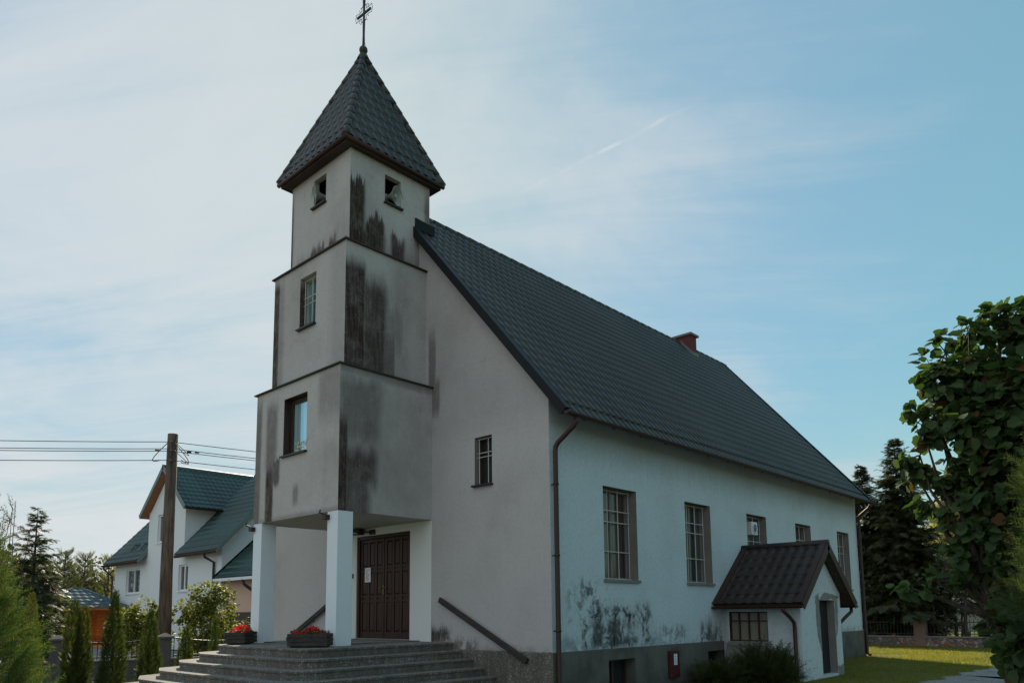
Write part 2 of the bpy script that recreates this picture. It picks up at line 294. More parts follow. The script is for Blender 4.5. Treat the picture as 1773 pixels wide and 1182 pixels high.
M_paving = mat('grey_yard_paving', (.22, .22, .23), .9, fn=brickfn((.23, .23, .24), (.2, .2, .21), (.1, .1, .1), 3, .6, .3))
M_bark = mat('bark', (.05, .038, .03), .95, bump=(1, .6, .02), fn=wood_fn((.028, .022, .017), (.085, .065, .05), 2, .7))
M_spruce = leafmat('spruce_needles', (.030, .046, .024), (.080, .092, .040), .2, tcol=(1.6, 1.5, .6))
M_pine = leafmat('pine_needles', (.05, .07, .03), (.12, .135, .055), .35)
M_spruceb = leafmat('bluish_spruce_needles', (.045, .065, .042), (.095, .12, .075), .3)
M_thuja = leafmat('thuja_scales', (.026, .050, .016), (.085, .115, .028), .38)
M_thujay = leafmat('yellowish_thuja_scales', (.05, .075, .018), (.11, .125, .03), .35)
M_cypress = leafmat('cypress_scales', (.028, .068, .022), (.105, .165, .055), .30, rare=((.17, .12, .06), .93))
M_cypressd = leafmat('dark_cypress_scales', (.026, .050, .020), (.065, .098, .034), .3)
M_dry = leafmat('dry_twigs', (.08, .05, .035), (.16, .11, .07), .15)
M_big = leafmat('broad_leaf', (.036, .075, .034), (.098, .145, .056), .40, rough=.7, spec=.18, rare=((.12, .07, .025), .955), tcol=(1.2, 1.3, .5))
M_birch = leafmat('pale_backlit_leaf', (.17, .18, .075), (.29, .28, .125), .5)
M_rust = leafmat('rusty_leaf', (.20, .07, .025), (.30, .13, .05), .4)
M_shrub = leafmat('shrub_leaf', (.06, .10, .022), (.19, .20, .045), .45)
M_jun = leafmat('juniper_scales', (.022, .034, .014), (.06, .08, .028), .25)
M_van = mat('white_van_paint', (.62, .63, .58), .35, coat=.4)
M_car = mat('turquoise_car_paint', (.06, .22, .25), .3, coat=.5)
M_tyre = mat('tyre_rubber', (.012, .012, .012), .9)
M_blue = mat('fan_blue', (.02, .10, .28), .4)
M_fanwhite = mat('fan_white_plastic', (.62, .64, .64), .4)
M_sol = mat('floodlight_housing', (.022, .018, .016), .5)
M_mend = mat('bare_cement_patch', (.20, .20, .19), .95, bump=(30, .5, .01), var=(4, .2))
M_dark = mat('interior_shade_black', (.008, .008, .008), .9)  # near-black colour paints the shade inside openings

# ------------------------------------------------------------------ object helpers
COL = S.collection
def empty(name, label, cat, loc=(0, 0, 0), group=None, kind=None):
    o = bpy.data.objects.new(name, None); COL.objects.link(o); o.location = loc; o.empty_display_size = .2
    return tag(o, label, cat, group, kind)
def tag(o, label=None, cat=None, group=None, kind=None):
    for k, v in (('label', label), ('category', cat), ('group', group), ('kind', kind)):
        if v: o[k] = v
    return o
def wloc(o):
    v = Vector((0, 0, 0))
    while o: v += o.location; o = o.parent
    return v
def link(name, me, m, parent=None, label=None, smooth=False):
    o = bpy.data.objects.new(name, me); COL.objects.link(o)
    if m: me.materials.append(m)
    if parent: o.parent = parent
    if label: o['label'] = label
    if smooth:
        me.polygons.foreach_set('use_smooth', [True]*len(me.polygons))
    return o
class MB:
    """collects shapes in WORLD coordinates; build() makes one mesh object, moved into its parent's space"""
    def __init__(s): s.V = []; s.F = []; s.mi = []; s.cur = 0
    def add(s, vs, fs):
        b = len(s.V); s.V += [tuple(v) for v in vs]; s.F += [tuple(b+i for i in f) for f in fs]; s.mi += [s.cur]*len(fs); return s
    def box(s, x0, x1, y0, y1, z0, z1):
        v = [(x, y, z) for z in (z0, z1) for y in (y0, y1) for x in (x0, x1)]
        return s.add(v, [(0, 2, 3, 1), (4, 5, 7, 6), (0, 1, 5, 4), (2, 6, 7, 3), (0, 4, 6, 2), (1, 3, 7, 5)])
    def obox(s, c, ax, ay, az, hx, hy, hz):
        c, ax, ay, az = map(Vector, (c, ax, ay, az)); ax, ay, az = ax.normalized(), ay.normalized(), az.normalized()
        v = [c+ax*hx*i+ay*hy*j+az*hz*k for k in (-1, 1) for j in (-1, 1) for i in (-1, 1)]
        return s.add(v, [(0, 2, 3, 1), (4, 5, 7, 6), (0, 1, 5, 4), (2, 6, 7, 3), (0, 4, 6, 2), (1, 3, 7, 5)])
    def bar(s, a, b, w, h, up=(0, 0, 1)):
        a, b = Vector(a), Vector(b); d = b-a; up = Vector(up); sd = d.cross(up)
        if sd.length < 1e-6: sd = Vector((1, 0, 0))
        u = sd.cross(d); return s.obox((a+b)/2, d, sd, u, d.length/2, w/2, h/2)
    def quad(s, a, b, c, d): return s.add([a, b, c, d], [(0, 1, 2, 3)])
    def poly(s, pts): return s.add(pts, [tuple(range(len(pts)))])
    def prism(s, pts, vec):
        n = len(pts); vec = Vector(vec); v = [Vector(p) for p in pts]+[Vector(p)+vec for p in pts]
        return s.add(v, [tuple(range(n)), tuple(range(2*n-1, n-1, -1))]+[(i, (i+1) % n, n+(i+1) % n, n+i) for i in range(n)])
    def tube(s, pts, r, n=8, caps=True):
        pts = [Vector(p) for p in pts]; rr = r if isinstance(r, (list, tuple)) else [r]*len(pts); vs = []; fs = []; prev = None
        for i, p in enumerate(pts):
            t = (pts[min(i+1, len(pts)-1)]-pts[max(i-1, 0)]).normalized()
            if prev is None: a = t.orthogonal().normalized()
            else: a = (prev-t*prev.dot(t)).normalized()
            prev = a; b = t.cross(a)
            for k in range(n): an = 2*math.pi*k/n; vs.append(p+(a*math.cos(an)+b*math.sin(an))*rr[i])
        for i in range(len(pts)-1):
            for k in range(n): k2 = (k+1) % n; fs.append((i*n+k, i*n+k2, (i+1)*n+k2, (i+1)*n+k))
        if caps: fs += [tuple(range(n-1, -1, -1)), tuple((len(pts)-1)*n+k for k in range(n))]
        return s.add(vs, fs)
    def lathe(s, c, axis, prof, n=24):
        c, ax = Vector(c), Vector(axis).normalized(); a = ax.orthogonal().normalized(); b = ax.cross(a); vs = []; fs = []
        for (t, r) in prof:
            for k in range(n): an = 2*math.pi*k/n; vs.append(c+ax*t+(a*math.cos(an)+b*math.sin(an))*max(r, 1e-4))
        for i in range(len(prof)-1):
            for k in range(n): k2 = (k+1) % n; fs.append((i*n+k, i*n+k2, (i+1)*n+k2, (i+1)*n+k))
        return s.add(vs, fs)
    def wall(s, P, u0, u1, z0, z1, holes=(), depth=.2, rev=True):
        """P(u,z,d)->xyz (d inwards). Flat wall with rectangular holes and their reveals"""
        us = sorted({u0, u1, *[h[0] for h in holes], *[h[1] for h in holes]}); zs = sorted({z0, z1, *[h[2] for h in holes], *[h[3] for h in holes]})
        for i in range(len(us)-1):
            for j in range(len(zs)-1):
                uc, zc = (us[i]+us[i+1])/2, (zs[j]+zs[j+1])/2
                if any(h[0] < uc < h[1] and h[2] < zc < h[3] for h in holes): continue
                s.quad(P(us[i], zs[j], 0), P(us[i+1], zs[j], 0), P(us[i+1], zs[j+1], 0), P(us[i], zs[j+1], 0))
        if rev:
            for h in holes: s.reveal(P, h, depth)
        return s
    def reveal(s, P, h, depth):
        a, b, c, d = h[:4]; q = [(a, c), (b, c), (b, d), (a, d)]
        for k in range(4):
            p, r_ = q[k], q[(k+1) % 4]; s.quad(P(*p, 0), P(*r_, 0), P(*r_, depth), P(*p, depth))
        return s
    def build_each(s, name, m, parent=None, **k):
        """like build(), but every separate piece becomes a part of its own"""
        n = len(s.V); par = list(range(n))
        def find(i):
            while par[i] != i: par[i] = par[par[i]]; i = par[i]
            return i
        for f in s.F:
            for i in f[1:]: par[find(i)] = find(f[0])
        g = {}
        for i in range(n): g.setdefault(find(i), []).append(i)
        V = np.array(s.V); bb = {r_: (V[ix].min(0)-.002, V[ix].max(0)+.002) for r_, ix in g.items()}; ks = list(g)
        for i, a_ in enumerate(ks):
            for b_ in ks[i+1:]:
                if (bb[a_][0] <= bb[b_][1]).all() and (bb[b_][0] <= bb[a_][1]).all(): par[find(a_)] = find(b_)
        out = {}
        for f in s.F: out.setdefault(find(f[0]), []).append(f)
        res = []
        for fs in out.values():
            q = MB(); ids = sorted({i for f in fs for i in f}); mp = {i: j for j, i in enumerate(ids)}; q.V = [s.V[i] for i in ids]; q.F = [tuple(mp[i] for i in f) for f in fs]; q.mi = [0]*len(q.F); res.append(q.build(name, m, parent, **k))
        return res
    def build(s, name, m, parent=None, label=None, smooth=False, bevel=0, fix=True):
        me = bpy.data.meshes.new(name); off = wloc(parent) if parent else Vector((0, 0, 0))
        me.from_pydata([tuple(Vector(v)-off) for v in s.V], [], s.F)
        ms = m if isinstance(m, (list, tuple)) else [m]
        for x in ms[1:]: pass
        o = link(name, me, ms[0], parent, label, smooth)
        for x in ms[1:]: me.materials.append(x)
        if len(ms) > 1: me.polygons.foreach_set('material_index', s.mi)
        if fix:
            bm = bmesh.new(); bm.from_mesh(me); bmesh.ops.recalc_face_normals(bm, faces=bm.faces); bm.to_mesh(me); bm.free()
        if bevel:
            md = o.modifiers.new('bevel', 'BEVEL'); md.width = bevel; md.segments = 2; md.limit_method = 'ANGLE'
        return o
def single(mb, name, m, label, cat, group=None, kind=None, **k):
    """a thing that is one mesh, origin at its own base"""
    v = np.array(mb.V); c = Vector((float(v[:, 0].mean()), float(v[:, 1].mean()), float(v[:, 2].min())))
    mb.V = [tuple(Vector(p)-c) for p in mb.V]; o = mb.build(name, m, **k); o.location = c; return tag(o, label, cat, group, kind)
def np_mesh(name, V, F, m, parent=None, off=None, smooth=False, label=None):
    V = np.asarray(V, np.float32); F = np.asarray(F, np.int32)
    if off is None: off = wloc(parent) if parent else Vector((0, 0, 0))
    V = V-np.array(off, np.float32); me = bpy.data.meshes.new(name); k = F.shape[1]
    me.vertices.add(len(V)); me.vertices.foreach_set('co', V.ravel()); me.loops.add(F.size); me.loops.foreach_set('vertex_index', F.ravel())
    me.polygons.add(len(F)); me.polygons.foreach_set('loop_start', np.arange(0, F.size, k, dtype=np.int32)); me.polygons.foreach_set('loop_total', np.full(len(F), k, np.int32))
    me.update(calc_edges=True); me.validate()
    return link(name, me, m, parent, label, smooth)

def tiles(P, ulen, vlen, wave=.22, row=.35, amp=.022, step=.022, nw=8, clip=None):
    """pressed-steel tile sheet: waves across, a scalloped step at every row. P(u,v,h)->xyz"""
    nu = max(2, int(round(ulen/wave))*nw); us = np.linspace(0, ulen, nu+1); rows = int(math.ceil(vlen/row)); V = []; nrow = []
    wv = np.abs(np.sin(np.pi*us/wave)); prof = amp*(wv**1.5)
    for r_ in range(rows):
        for t in (0., .04, .5, 1.0):
            v = (r_+t)*row-(.022*(wv-.3))*(1 if r_ else .2)*(1 if t < 1 else 1)
            if t == 1.0 and r_ == rows-1: v = np.full_like(us, vlen)
            v = np.minimum(v, vlen); h = prof+step*(1-t) + (0 if t else -.004)
            uu = us
            if clip is not None:
                lo, hi = clip(v); uu = np.clip(us, lo, hi)
            V.append(P(uu, v, h)); nrow.append(1)
    V = np.concatenate(V); n = nu+1; k = rows*4; F = []
    i = np.arange(n-1); F = np.concatenate([np.stack([j*n+i, j*n+i+1, (j+1)*n+i+1, (j+1)*n+i], 1) for j in range(k-1)])
    if clip is not None:
        a = V[F]; ar = np.linalg.norm(np.cross(a[:, 2]-a[:, 0], a[:, 3]-a[:, 1]), axis=1); F = F[ar > 1e-7]
    return V, F
def plane_P(o, u, v):
    o, u, v = np.array(o, float), np.array(u, float), np.array(v, float); u /= np.linalg.norm(u); v /= np.linalg.norm(v); n = np.cross(u, v); n = n if n[2] > 0 else -n
    return lambda a, b, h: o+np.outer(a*np.ones_like(b), u)+np.outer(b*np.ones_like(a), v)+np.outer(h, n)

# plant stamps ----------------------------------------------------
def stamp(T, F, pos, D, Nn, sc):
    """place template T (k,3: along, across, up) at every pos with direction D, normal Nn"""
    D = D/np.linalg.norm(D, axis=1, keepdims=True); Sd = np.cross(Nn, D); Sd /= np.linalg.norm(Sd, axis=1, keepdims=True)+1e-9; U = np.cross(D, Sd)
    sc = np.asarray(sc)[:, None, None]; T = np.asarray(T, float)
    V = pos[:, None, :]+sc*(T[None, :, 0:1]*D[:, None]+T[None, :, 1:2]*Sd[:, None]+T[None, :, 2:3]*U[:, None]); k = len(T); F = np.asarray(F)
    return V.reshape(-1, 3), (F[None]+(np.arange(len(pos))*k)[:, None, None]).reshape(-1, F.shape[1])
def frond_T(pairs=5, ang=40, w=.05, lat=.42, droop=.25):
    V = [(0, -w*.5, 0), (0, w*.5, 0), (1, 0, -droop)]; F = [(0, 1, 2)]
    for i in range(pairs):
        t = .12+.8*i/pairs; L = lat*(1-.72*t)*(.85+.3*((i*7) % 3)/2); z = -droop*t*t
        for sg in (1, -1):
            a = R(ang); b = len(V); V += [(t-w*.8, 0, z), (t+w*.8, 0, z), (t+L*math.cos(a), sg*L*math.sin(a), z-.04+.06*(i % 2))]; F += [(b, b+1, b+2)]
    return V, F
LEAF_T = [(0, 0, 0), (.25, .30, .05), (.62, .34, .03), (1.0, 0, -.16), (.62, -.34, .03), (.25, -.30, .05), (.5, 0, -.03)]
LEAF_F = [(0, 6, 1), (1, 6, 2), (2, 6, 3), (3, 6, 4), (4, 6, 5), (5, 6, 0)]
BLEAF_T = [(0, 0, 0), (-.06, .30, .04), (.22, .50, .05), (.52, .40, .02), (.72, .42, -.04), (1., .0, -.2), (.72, -.42, -.04), (.52, -.40, .02), (.22, -.50, .05), (-.06, -.30, .04), (.4, 0, -.05)]
BLEAF_F = [(i, 10, (i+1)) for i in range(9)]+[(9, 10, 0)]
SM_T = [(0, 0, 0), (.5, .33, .06), (1, 0, -.05), (.5, -.33, .06)]; SM_F = [(0, 1, 2), (0, 2, 3)]
def limb(mb, a, b, r0, r1, rng, n=6, wob=.06, sides=7):
    a, b = np.array(a, float), np.array(b, float); L = np.linalg.norm(b-a); pts = [a+(b-a)*t+rng.normal(0, wob*L*.3, 3)*math.sin(math.pi*t) for t in np.linspace(0, 1, n)]
    mb.tube(pts, [r0+(r1-r0)*t for t in np.linspace(0, 1, n)], sides); return pts
def unit(rng, n):
    v = rng.normal(size=(n, 3)); return v/np.linalg.norm(v, axis=1, keepdims=True)
def plant(name, label, cat, base, group=None): return empty(name, label, cat, base, group)

def spruce(base, h, r, seed, label, m=None, levels=26, group=None, lean=0, z0=.1, name='spruce_tree', dens=1., kind=0):
    rng = np.random.default_rng(seed); t = plant(name, label, 'tree', base, group); b = np.array(base, float); m = m or M_spruce
    mb = MB(); mb.tube([b+np.array([lean*q*q*h, 0, q*h]) for q in (0, .3, .6, .85, 1)], [.025*h*.8, .018*h*.8, .011*h*.8, .005*h*.8, .004], 8)
    P, D, Nn, Sc = [], [], [], []; T, F = frond_T(5, 44, .11, .60, .2)
    for li in range(levels):
        q = z0+(1-z0)*(li/levels)**.9; z = q*h; L = r*((1-q)**.74*(.86+.14*math.sin(li*2.4+seed)))+.02*r
        k = int((7 if q < .8 else 5)*dens+.5)
        a0 = rng.uniform(0, 6.28)
        for j in range(k):
            an = a0+6.283*j/k+rng.normal(0, .18); l = L*rng.uniform(.68, 1.12); rise = .75*q-.34+rng.normal(0, .13)
            dr = np.array([math.cos(an), math.sin(an), rise]); st = b+np.array([lean*q*q*h, 0, z+rng.uniform(-.6, .6)*h/levels])
            pts = [st+dr*l*s_+np.array([0, 0, -.16*l*s_*s_+.10*l*s_**4]) for s_ in np.linspace(0, 1, 5)]
            mb.tube(pts, [.012*h*.25*(1-.8*s_)*(.4+l/r*.6) for s_ in np.linspace(0, 1, 5)], 4, False)
            n = max(6, int(l/r*21)); side = np.array([-math.sin(an), math.cos(an), 0])
            for i in range(n):
                s_ = .18+.82*i/max(1, n-1); p = st+dr*l*s_+np.array([0, 0, -.16*l*s_*s_+.10*l*s_**4])
                for sg in ((1, -1) if i < n-1 else (0,)):
                    P.append(p); D.append(dr*.75+side*sg*(.75+rng.normal(0, .12))+np.array([0, 0, rng.normal(-.22, .28)])); Nn.append([rng.normal(0, .5), rng.normal(0, .5), 1]); Sc.append((.20+r*.20*(1-q))*(1.15-.5*s_)*rng.uniform(.8, 1.35))
            
    mb.build('trunk', M_bark, t, smooth=True)
    V, F = stamp(T, F, np.array(P), np.array(D), np.array(Nn), np.array(Sc)); np_mesh('crown', V, F, m, t); return t

def thuja(base, h, r, seed, label, m, n=2600, size=.17, shape=.6, group=None, name='thuja_column', lean=(0, 0), tops=None, fr=None, spread=.55, droop=.2, cat='shrub', trunk=True, zlo=0):
    """narrow evergreen: upward sprays over a spindle; tops=[(dx,dy,h,r)] extra leaders"""
    rng = np.random.default_rng(seed); t = plant(name, label, cat, base, group); b = np.array(base, float); T, F = fr or frond_T(4, 34, .07, .5, droop)
    P, D, Nn, Sc = [], [], [], []
    for (dx, dy, hh, rr) in (tops or [(0, 0, h, r)]):
        k = int(n*hh*rr/(h*r)); q = rng.beta(1.05, 1.25, k); an = rng.uniform(0, 6.283, k)
        lump = 1+.16*np.sin(an*3+q*9+seed)+.12*np.sin(an*5-q*17)
        rad = rr*np.minimum(1, (q*6+.45))*((1-q)**shape)*lump*np.sqrt(rng.uniform(.35, 1, k))
        q = zlo/hh+(1-zlo/hh)*q; p = np.stack([b[0]+dx*np.minimum(1, q*3)+lean[0]*q+rad*np.cos(an), b[1]+dy*np.minimum(1, q*3)+lean[1]*q+rad*np.sin(an), b[2]+q*hh*.97], 1)
        o = np.stack([np.cos(an), np.sin(an), np.zeros(k)], 1)
        P.append(p); D.append(o*spread+np.array([0, 0, 1])*(1.05)*(.5+.6*q[:, None])+rng.normal(0, .22, (k, 3))); Nn.append(o*.8+rng.normal(0, .5, (k, 3))); Sc.append(size*rng.uniform(.7, 1.3, k)*(1-.35*q))
    if trunk:
        mb = MB(); mb.tube([b, b+np.array([lean[0]*.5, lean[1]*.5, h*.5]), b+np.array([lean[0]*.8, lean[1]*.8, h*.85])], [.05, .035, .01], 7); mb.build('trunk', M_bark, t, smooth=True)
    V, F = stamp(T, F, np.concatenate(P), np.concatenate(D), np.concatenate(Nn), np.concatenate(Sc)); np_mesh('crown', V, F, m, t); return t

def broad(base, h, blobs, seed, label, m, n=2500, size=.2, T=None, trunkr=.1, name='broadleaf_tree', group=None, cat='tree', shell=.45, clump=0, droop=.3, stems=None, face=None):
    """trunk with limbs to every crown lobe; leaves in clumps over each lobe. blobs=[(x,y,z,rx,rz)] in world space"""
    rng = np.random.default_rng(seed); t = plant(name, label, cat, base, group); b = np.array(base, float); mb = MB(); T, F = T or (LEAF_T, LEAF_F)
    top = max(q[2] for q in blobs); cen = np.mean([q[:3] for q in blobs], 0)
    stems = stems or [(0, 0)]
    forks = []
    for (sx, sy) in stems:
        fk = np.array([b[0]+(cen[0]-b[0])*.5+sx, b[1]+(cen[1]-b[1])*.5+sy, b[2]+(cen[2]-b[2])*.55]); limb(mb, b+np.array([sx*.15, sy*.15, 0]), fk, trunkr, trunkr*.62, rng); forks.append(fk)
    P, D, Nn, Sc = [], [], [], []; vol = sum(q[3]**2*q[4] for q in blobs)
    for (x, y, z, rx, rz) in blobs:
        c = np.array([x, y, z]); fk = forks[int(np.argmin([np.linalg.norm(f_[:2]-c[:2]) for f_ in forks]))]
        st = fk if z > fk[2] else b+(fk-b)*max(.25, (z-b[2])/(fk[2]-b[2]+1e-6)*.8)
        limb(mb, st, c, trunkr*.5, trunkr*.12, rng)
        k = max(12, int(n*(rx**2*rz)/vol)); u = unit(rng, k); rad = rng.uniform(shell, 1, k)**.5
        if clump:
            nc = max(4, int(k/clump)); cu = unit(rng, nc)*(rng.uniform(shell, 1.05, nc)**.6)[:, None]; idx = rng.integers(0, nc, k); off = cu[idx]+rng.normal(0, .17, (k, 3)); pos = c+off*np.array([rx, rx, rz]); out = off
            for q in cu: mb.tube([c, c+(q*.5+rng.normal(0, .06, 3))*np.array([rx, rx, rz]), c+q*np.array([rx, rx, rz])], [trunkr*.13, trunkr*.09, trunkr*.04], 4, False)
        else: pos = c+u*rad[:, None]*np.array([rx, rx, rz]); out = u
        P.append(pos); D.append(out*.8+rng.normal(0, .55, (k, 3))+np.array([0, 0, -droop])); Nn.append(np.array([0, 0, 1.])+out*.6+rng.normal(0, .5, (k, 3))+(np.array(face) if face is not None else 0)); Sc.append(size*rng.uniform(.5, 1.3, k))
    mb.build('trunk', M_bark, t, smooth=True)
    V, F = stamp(T, F, np.concatenate(P), np.concatenate(D), np.concatenate(Nn), np.concatenate(Sc)); np_mesh('crown', V, F, m, t); return t
#@@SETTING
# ------------------------------------------------------------------ setting: ground, path, yard
def gz(x, y):
    """terrain: level by the church, a little lower beyond its left side"""
    t = np.clip((-8.5-np.asarray(x, float))/5, 0, 1); return -.34*t*t*(3-2*t)
def sheet(name, xs, ys, dz, m, kind='structure'):
    X, Y = np.meshgrid(xs, ys); Z = gz(X, Y)+dz; V = np.stack([X, Y, Z], -1).reshape(-1, 3); n = len(xs); i, j = np.meshgrid(np.arange(n-1), np.arange(len(ys)-1)); i, j = i.ravel(), j.ravel()
    o = np_mesh(name, V, np.stack([j*n+i, j*n+i+1, (j+1)*n+i+1, (j+1)*n+i], 1), m); return tag(o, kind=kind)
xs = np.concatenate([np.linspace(-900, -60, 12), np.linspace(-50, 40, 181), np.linspace(50, 900, 12)]); ys = np.concatenate([np.linspace(-400, -40, 8), np.linspace(-35, 80, 60), np.linspace(90, 1400, 14)])
tag(sheet('ground', xs, ys, 0, M_grass), 'grassy ground around the church', None)
# gravel path with a ragged edge
rng = np.random.default_rng(4)
edge = [(3.2, -30), (3.5, -6), (3.9, 4), (4.0, 8), (4.05, 11), (4.3, 13.2), (5.3, 15.2), (8, 17.3), (14, 19.5), (30, 22)]
ex = np.concatenate([np.linspace(edge[i], edge[i+1], 25)[:-1] for i in range(len(edge)-1)]); nrm = np.stack([ex[:, 1]*0-1, ex[:, 1]*0+.4], 1); ex = ex+nrm*(rng.normal(0, .035, len(ex))+.09*np.sin(np.arange(len(ex))*.55))[:, None]
mb = MB(); inner = [(e[0]+9, e[1]-6) if e[1] > 10 else (14, e[1]) for e in ex]
for i in range(len(ex)-1): mb.quad((*ex[i], .006), (*inner[i], .006), (*inner[i+1], .006), (*ex[i+1], .006))
tag(mb.build('gravel_path', M_gravel), 'pale gravel path curving past the church lawn', None, kind='structure')
mb = MB(); mb.poly([(-9.5, -9.5, .005), (3.2, -9.5, .005), (3.4, -40, .005), (-9.5, -40, .005)]); tag(mb.build('bounce_gravel', M_gravel), 'unseen pale gravel added to bounce light onto the church front', None, kind='structure')  # unseen gravel sheet added to bounce sunlight onto the front wall
mb = MB(); mb.poly([(-60, -12, -.33), (-19.5, -8, -.33), (-17.4, 2.2, -.33), (-22, 7.0, -.33), (-60, 7.4, -.33)]); tag(mb.build('paved_yard', M_paving), 'grey paved yard behind the iron fence', None, kind='structure')
# grass blades on the lawn beside and behind the church, and along the foot of the fence
def blades(name, areas, seed, n, label):
    rng = np.random.default_rng(seed); P = []
    tot = sum((a[1]-a[0])*(a[3]-a[2]) for a in areas)
    for (x0, x1, y0, y1) in areas:
        k = int(n*(x1-x0)*(y1-y0)/tot); x = rng.uniform(x0, x1, k); y = rng.uniform(y0, y1, k)
        keep = ~((x > np.interp(y, [e[1] for e in edge], [e[0] for e in edge])-.04+rng.normal(0, .07, k))) & ~((x < .05) & (y < 16.3)) & ~((x < 2.0) & (y > 6.3) & (y < 8.85))
        # worn, thin patches
        keep &= (np.sin(x*1.7+y*.6)+np.sin(y*1.3-x*.8+1)) > rng.normal(-1.3, .6, k)
        P.append(np.stack([x[keep], y[keep], gz(x[keep], y[keep])], 1))
    P = np.concatenate(P); k = len(P); D = np.stack([rng.normal(0, .45, k), rng.normal(0, .45, k), np.ones(k)], 1)
    V, F = stamp([(0, -.07, 0), (0, .07, 0), (1, 0, .18)], [(0, 1, 2)], P, D, rng.normal(0, 1, (k, 3)), rng.uniform(.035, .085, k)); tag(np_mesh(name, V, F, M_blade), label, 'grass', kind='stuff')
blades('lawn_grass', [(.05, 4.2, 2, 13), (-3, 9, 13, 24.2)], 5, 90000, 'short green lawn between the church and the stone wall')

# ------------------------------------------------------------------ church
church = empty('church', 'white stuccoed village church with stained stepped bell tower, spire and long dark tiled roof', 'church', (0, 0, 0))
L_, WX, ZP = 16.2354, -9.76, .86
XR, ZT, EX, EZ = -4.60, 11.16, .49, 5.17
SL = (ZT-EZ)/(EX-XR)                                   # roof slope
rz = lambda x: ZT-SL*abs(x-XR)                         # top of the roof at x
PF = lambda u, z, d: (u, d, z); PS = lambda u, z, d: (-d, u, z)
fr_w = (-1.965, -1.475, 4.11, 5.12); door = (-5.94, -3.977, 1.03, 3.375)
wins = [(1.634, 2.813, 2.21, 4.074), (4.793, 5.99, 2.21, 4.074), (7.925, 9.10, 2.21, 4.074), (11.05, 12.19, 2.21, 4.074), (14.36, 15.42, 2.21, 4.074)]
bwin = [(1.63, 2.55, .06, .65), (5.53, 6.33, .06, .65)]
mb = MB(); mb.wall(PF, WX, 0, ZP, 5.1, [(door[0], door[1], door[2], door[3]), (fr_w[0], fr_w[1], 4.11, 5.09)], .2, False)
USL = 5.75
ztop = lambda x: (rz(x) if x > XR else ZT-(ZT-EZ)/USL*(XR-x))-.16
mb.poly([(WX, 0, 5.1), (0, 0, 5.1), (0, 0, ztop(0)), (XR, 0, ztop(XR)), (WX, 0, ztop(WX))])
mb.reveal(PF, (fr_w[0], fr_w[1], 4.11, 5.09), .2); mb.reveal(PF, door, .12)
mb.build('front_wall', M_front, church, fix=False)
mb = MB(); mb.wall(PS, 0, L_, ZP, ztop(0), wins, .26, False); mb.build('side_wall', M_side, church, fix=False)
mb = MB(); mb.poly([(0, L_, 0), (WX, L_, 0), (WX, L_, ztop(WX)), (XR, L_, ztop(XR)), (0, L_, ztop(0))]); mb.quad((WX, 0, -.4), (WX, 0, ztop(WX)), (WX, L_, ztop(WX)), (WX, L_, -.4)); mb.build('rear_wall', M_front, church)
mb = MB()
mb.wall(lambda u, z, d: (-.03-d+.075, u, z), -.045, L_+.03, -.3, ZP-.004, bwin, .3, True); mb.quad((.045, -.045, ZP-.004), (.045, L_+.03, ZP-.004), (-.05, L_+.03, ZP+.02), (-.05, -.045, ZP+.02))
mb.quad((.045, L_+.03, -.3), (-3, L_+.03, -.3), (-3, L_+.03, ZP), (.045, L_+.03, ZP)); mb.build('side_plinth', M_plinth, church, fix=False)
mb = MB(); mb.quad((WX, -.045, -.4), (.045, -.045, -.4), (.045, -.045, ZP-.004), (WX, -.045, ZP-.004)); mb.quad((WX, -.045, ZP-.004), (.045, -.045, ZP-.004), (.045, .02, ZP+.02), (WX, .02, ZP+.02)); mb.build('front_plinth', M_terr, church, 'pebble-dashed grey plinth under the front wall')

# windows of the nave
def grille(name, P, h, d, xs_, zs_, r, m, parent):
    g = MB(); a, b, c, e = h
    for t in xs_: u = a+(b-a)*t; g.tube([P(u, c, d), P(u, e, d)], r, 6)
    for t in zs_: z = e-(e-c)*t; g.tube([P(a, z, d-.008), P(b, z, d-.008)], r, 6)
    return g.build(name, m, parent)
def window(P, h, depth, parent, glass, xs_, zs_, frame=.06, fm=None, sill=M_cap, label=None, gr=.012, revm=None, mull=True, sillout=.05, sillh=.05):
    a, b, c, e = h; f = MB(); D0 = depth-.06
    for q in ((a, a+frame, c, e), (b-frame, b, c, e), (a+frame, b-frame, c, c+frame), (a+frame, b-frame, e-frame, e)):
        p0, p1 = P(q[0], q[2], D0), P(q[1], q[3], depth); f.box(*sum(([min(p0[i], p1[i]), max(p0[i], p1[i])] for i in range(3)), []))
    if mull:
        um = (a+b)/2; p0, p1 = P(um-.035, c+frame, D0+.004), P(um+.035, e-frame, depth); f.box(*sum(([min(p0[i], p1[i]), max(p0[i], p1[i])] for i in range(3)), []))
    w = f.build('window', fm or M_frame, parent, label)
    g = MB(); g.quad(P(a+.001, c+.001, depth-.02), P(b-.001, c+.001, depth-.02), P(b-.001, e-.001, depth-.02), P(a+.001, e-.001, depth-.02)); g.build('pane', glass, w)
    if revm: r_ = MB(); r_.reveal(P, (a+.003, b-.003, c+.003, e-.003), depth); r_.build('reveal', revm, w, fix=False)
    if gr: grille('grille', P, h, depth-.11, xs_, zs_, gr, M_white, w)
    if sill:
        p0, p1 = P(a-.03, c-sillh, -sillout), P(b+.03, c+.004, depth-.02); s_ = MB(); s_.box(*sum(([min(p0[i], p1[i]), max(p0[i], p1[i])] for i in range(3)), [])); s_.build('sill', sill, w)
    return w
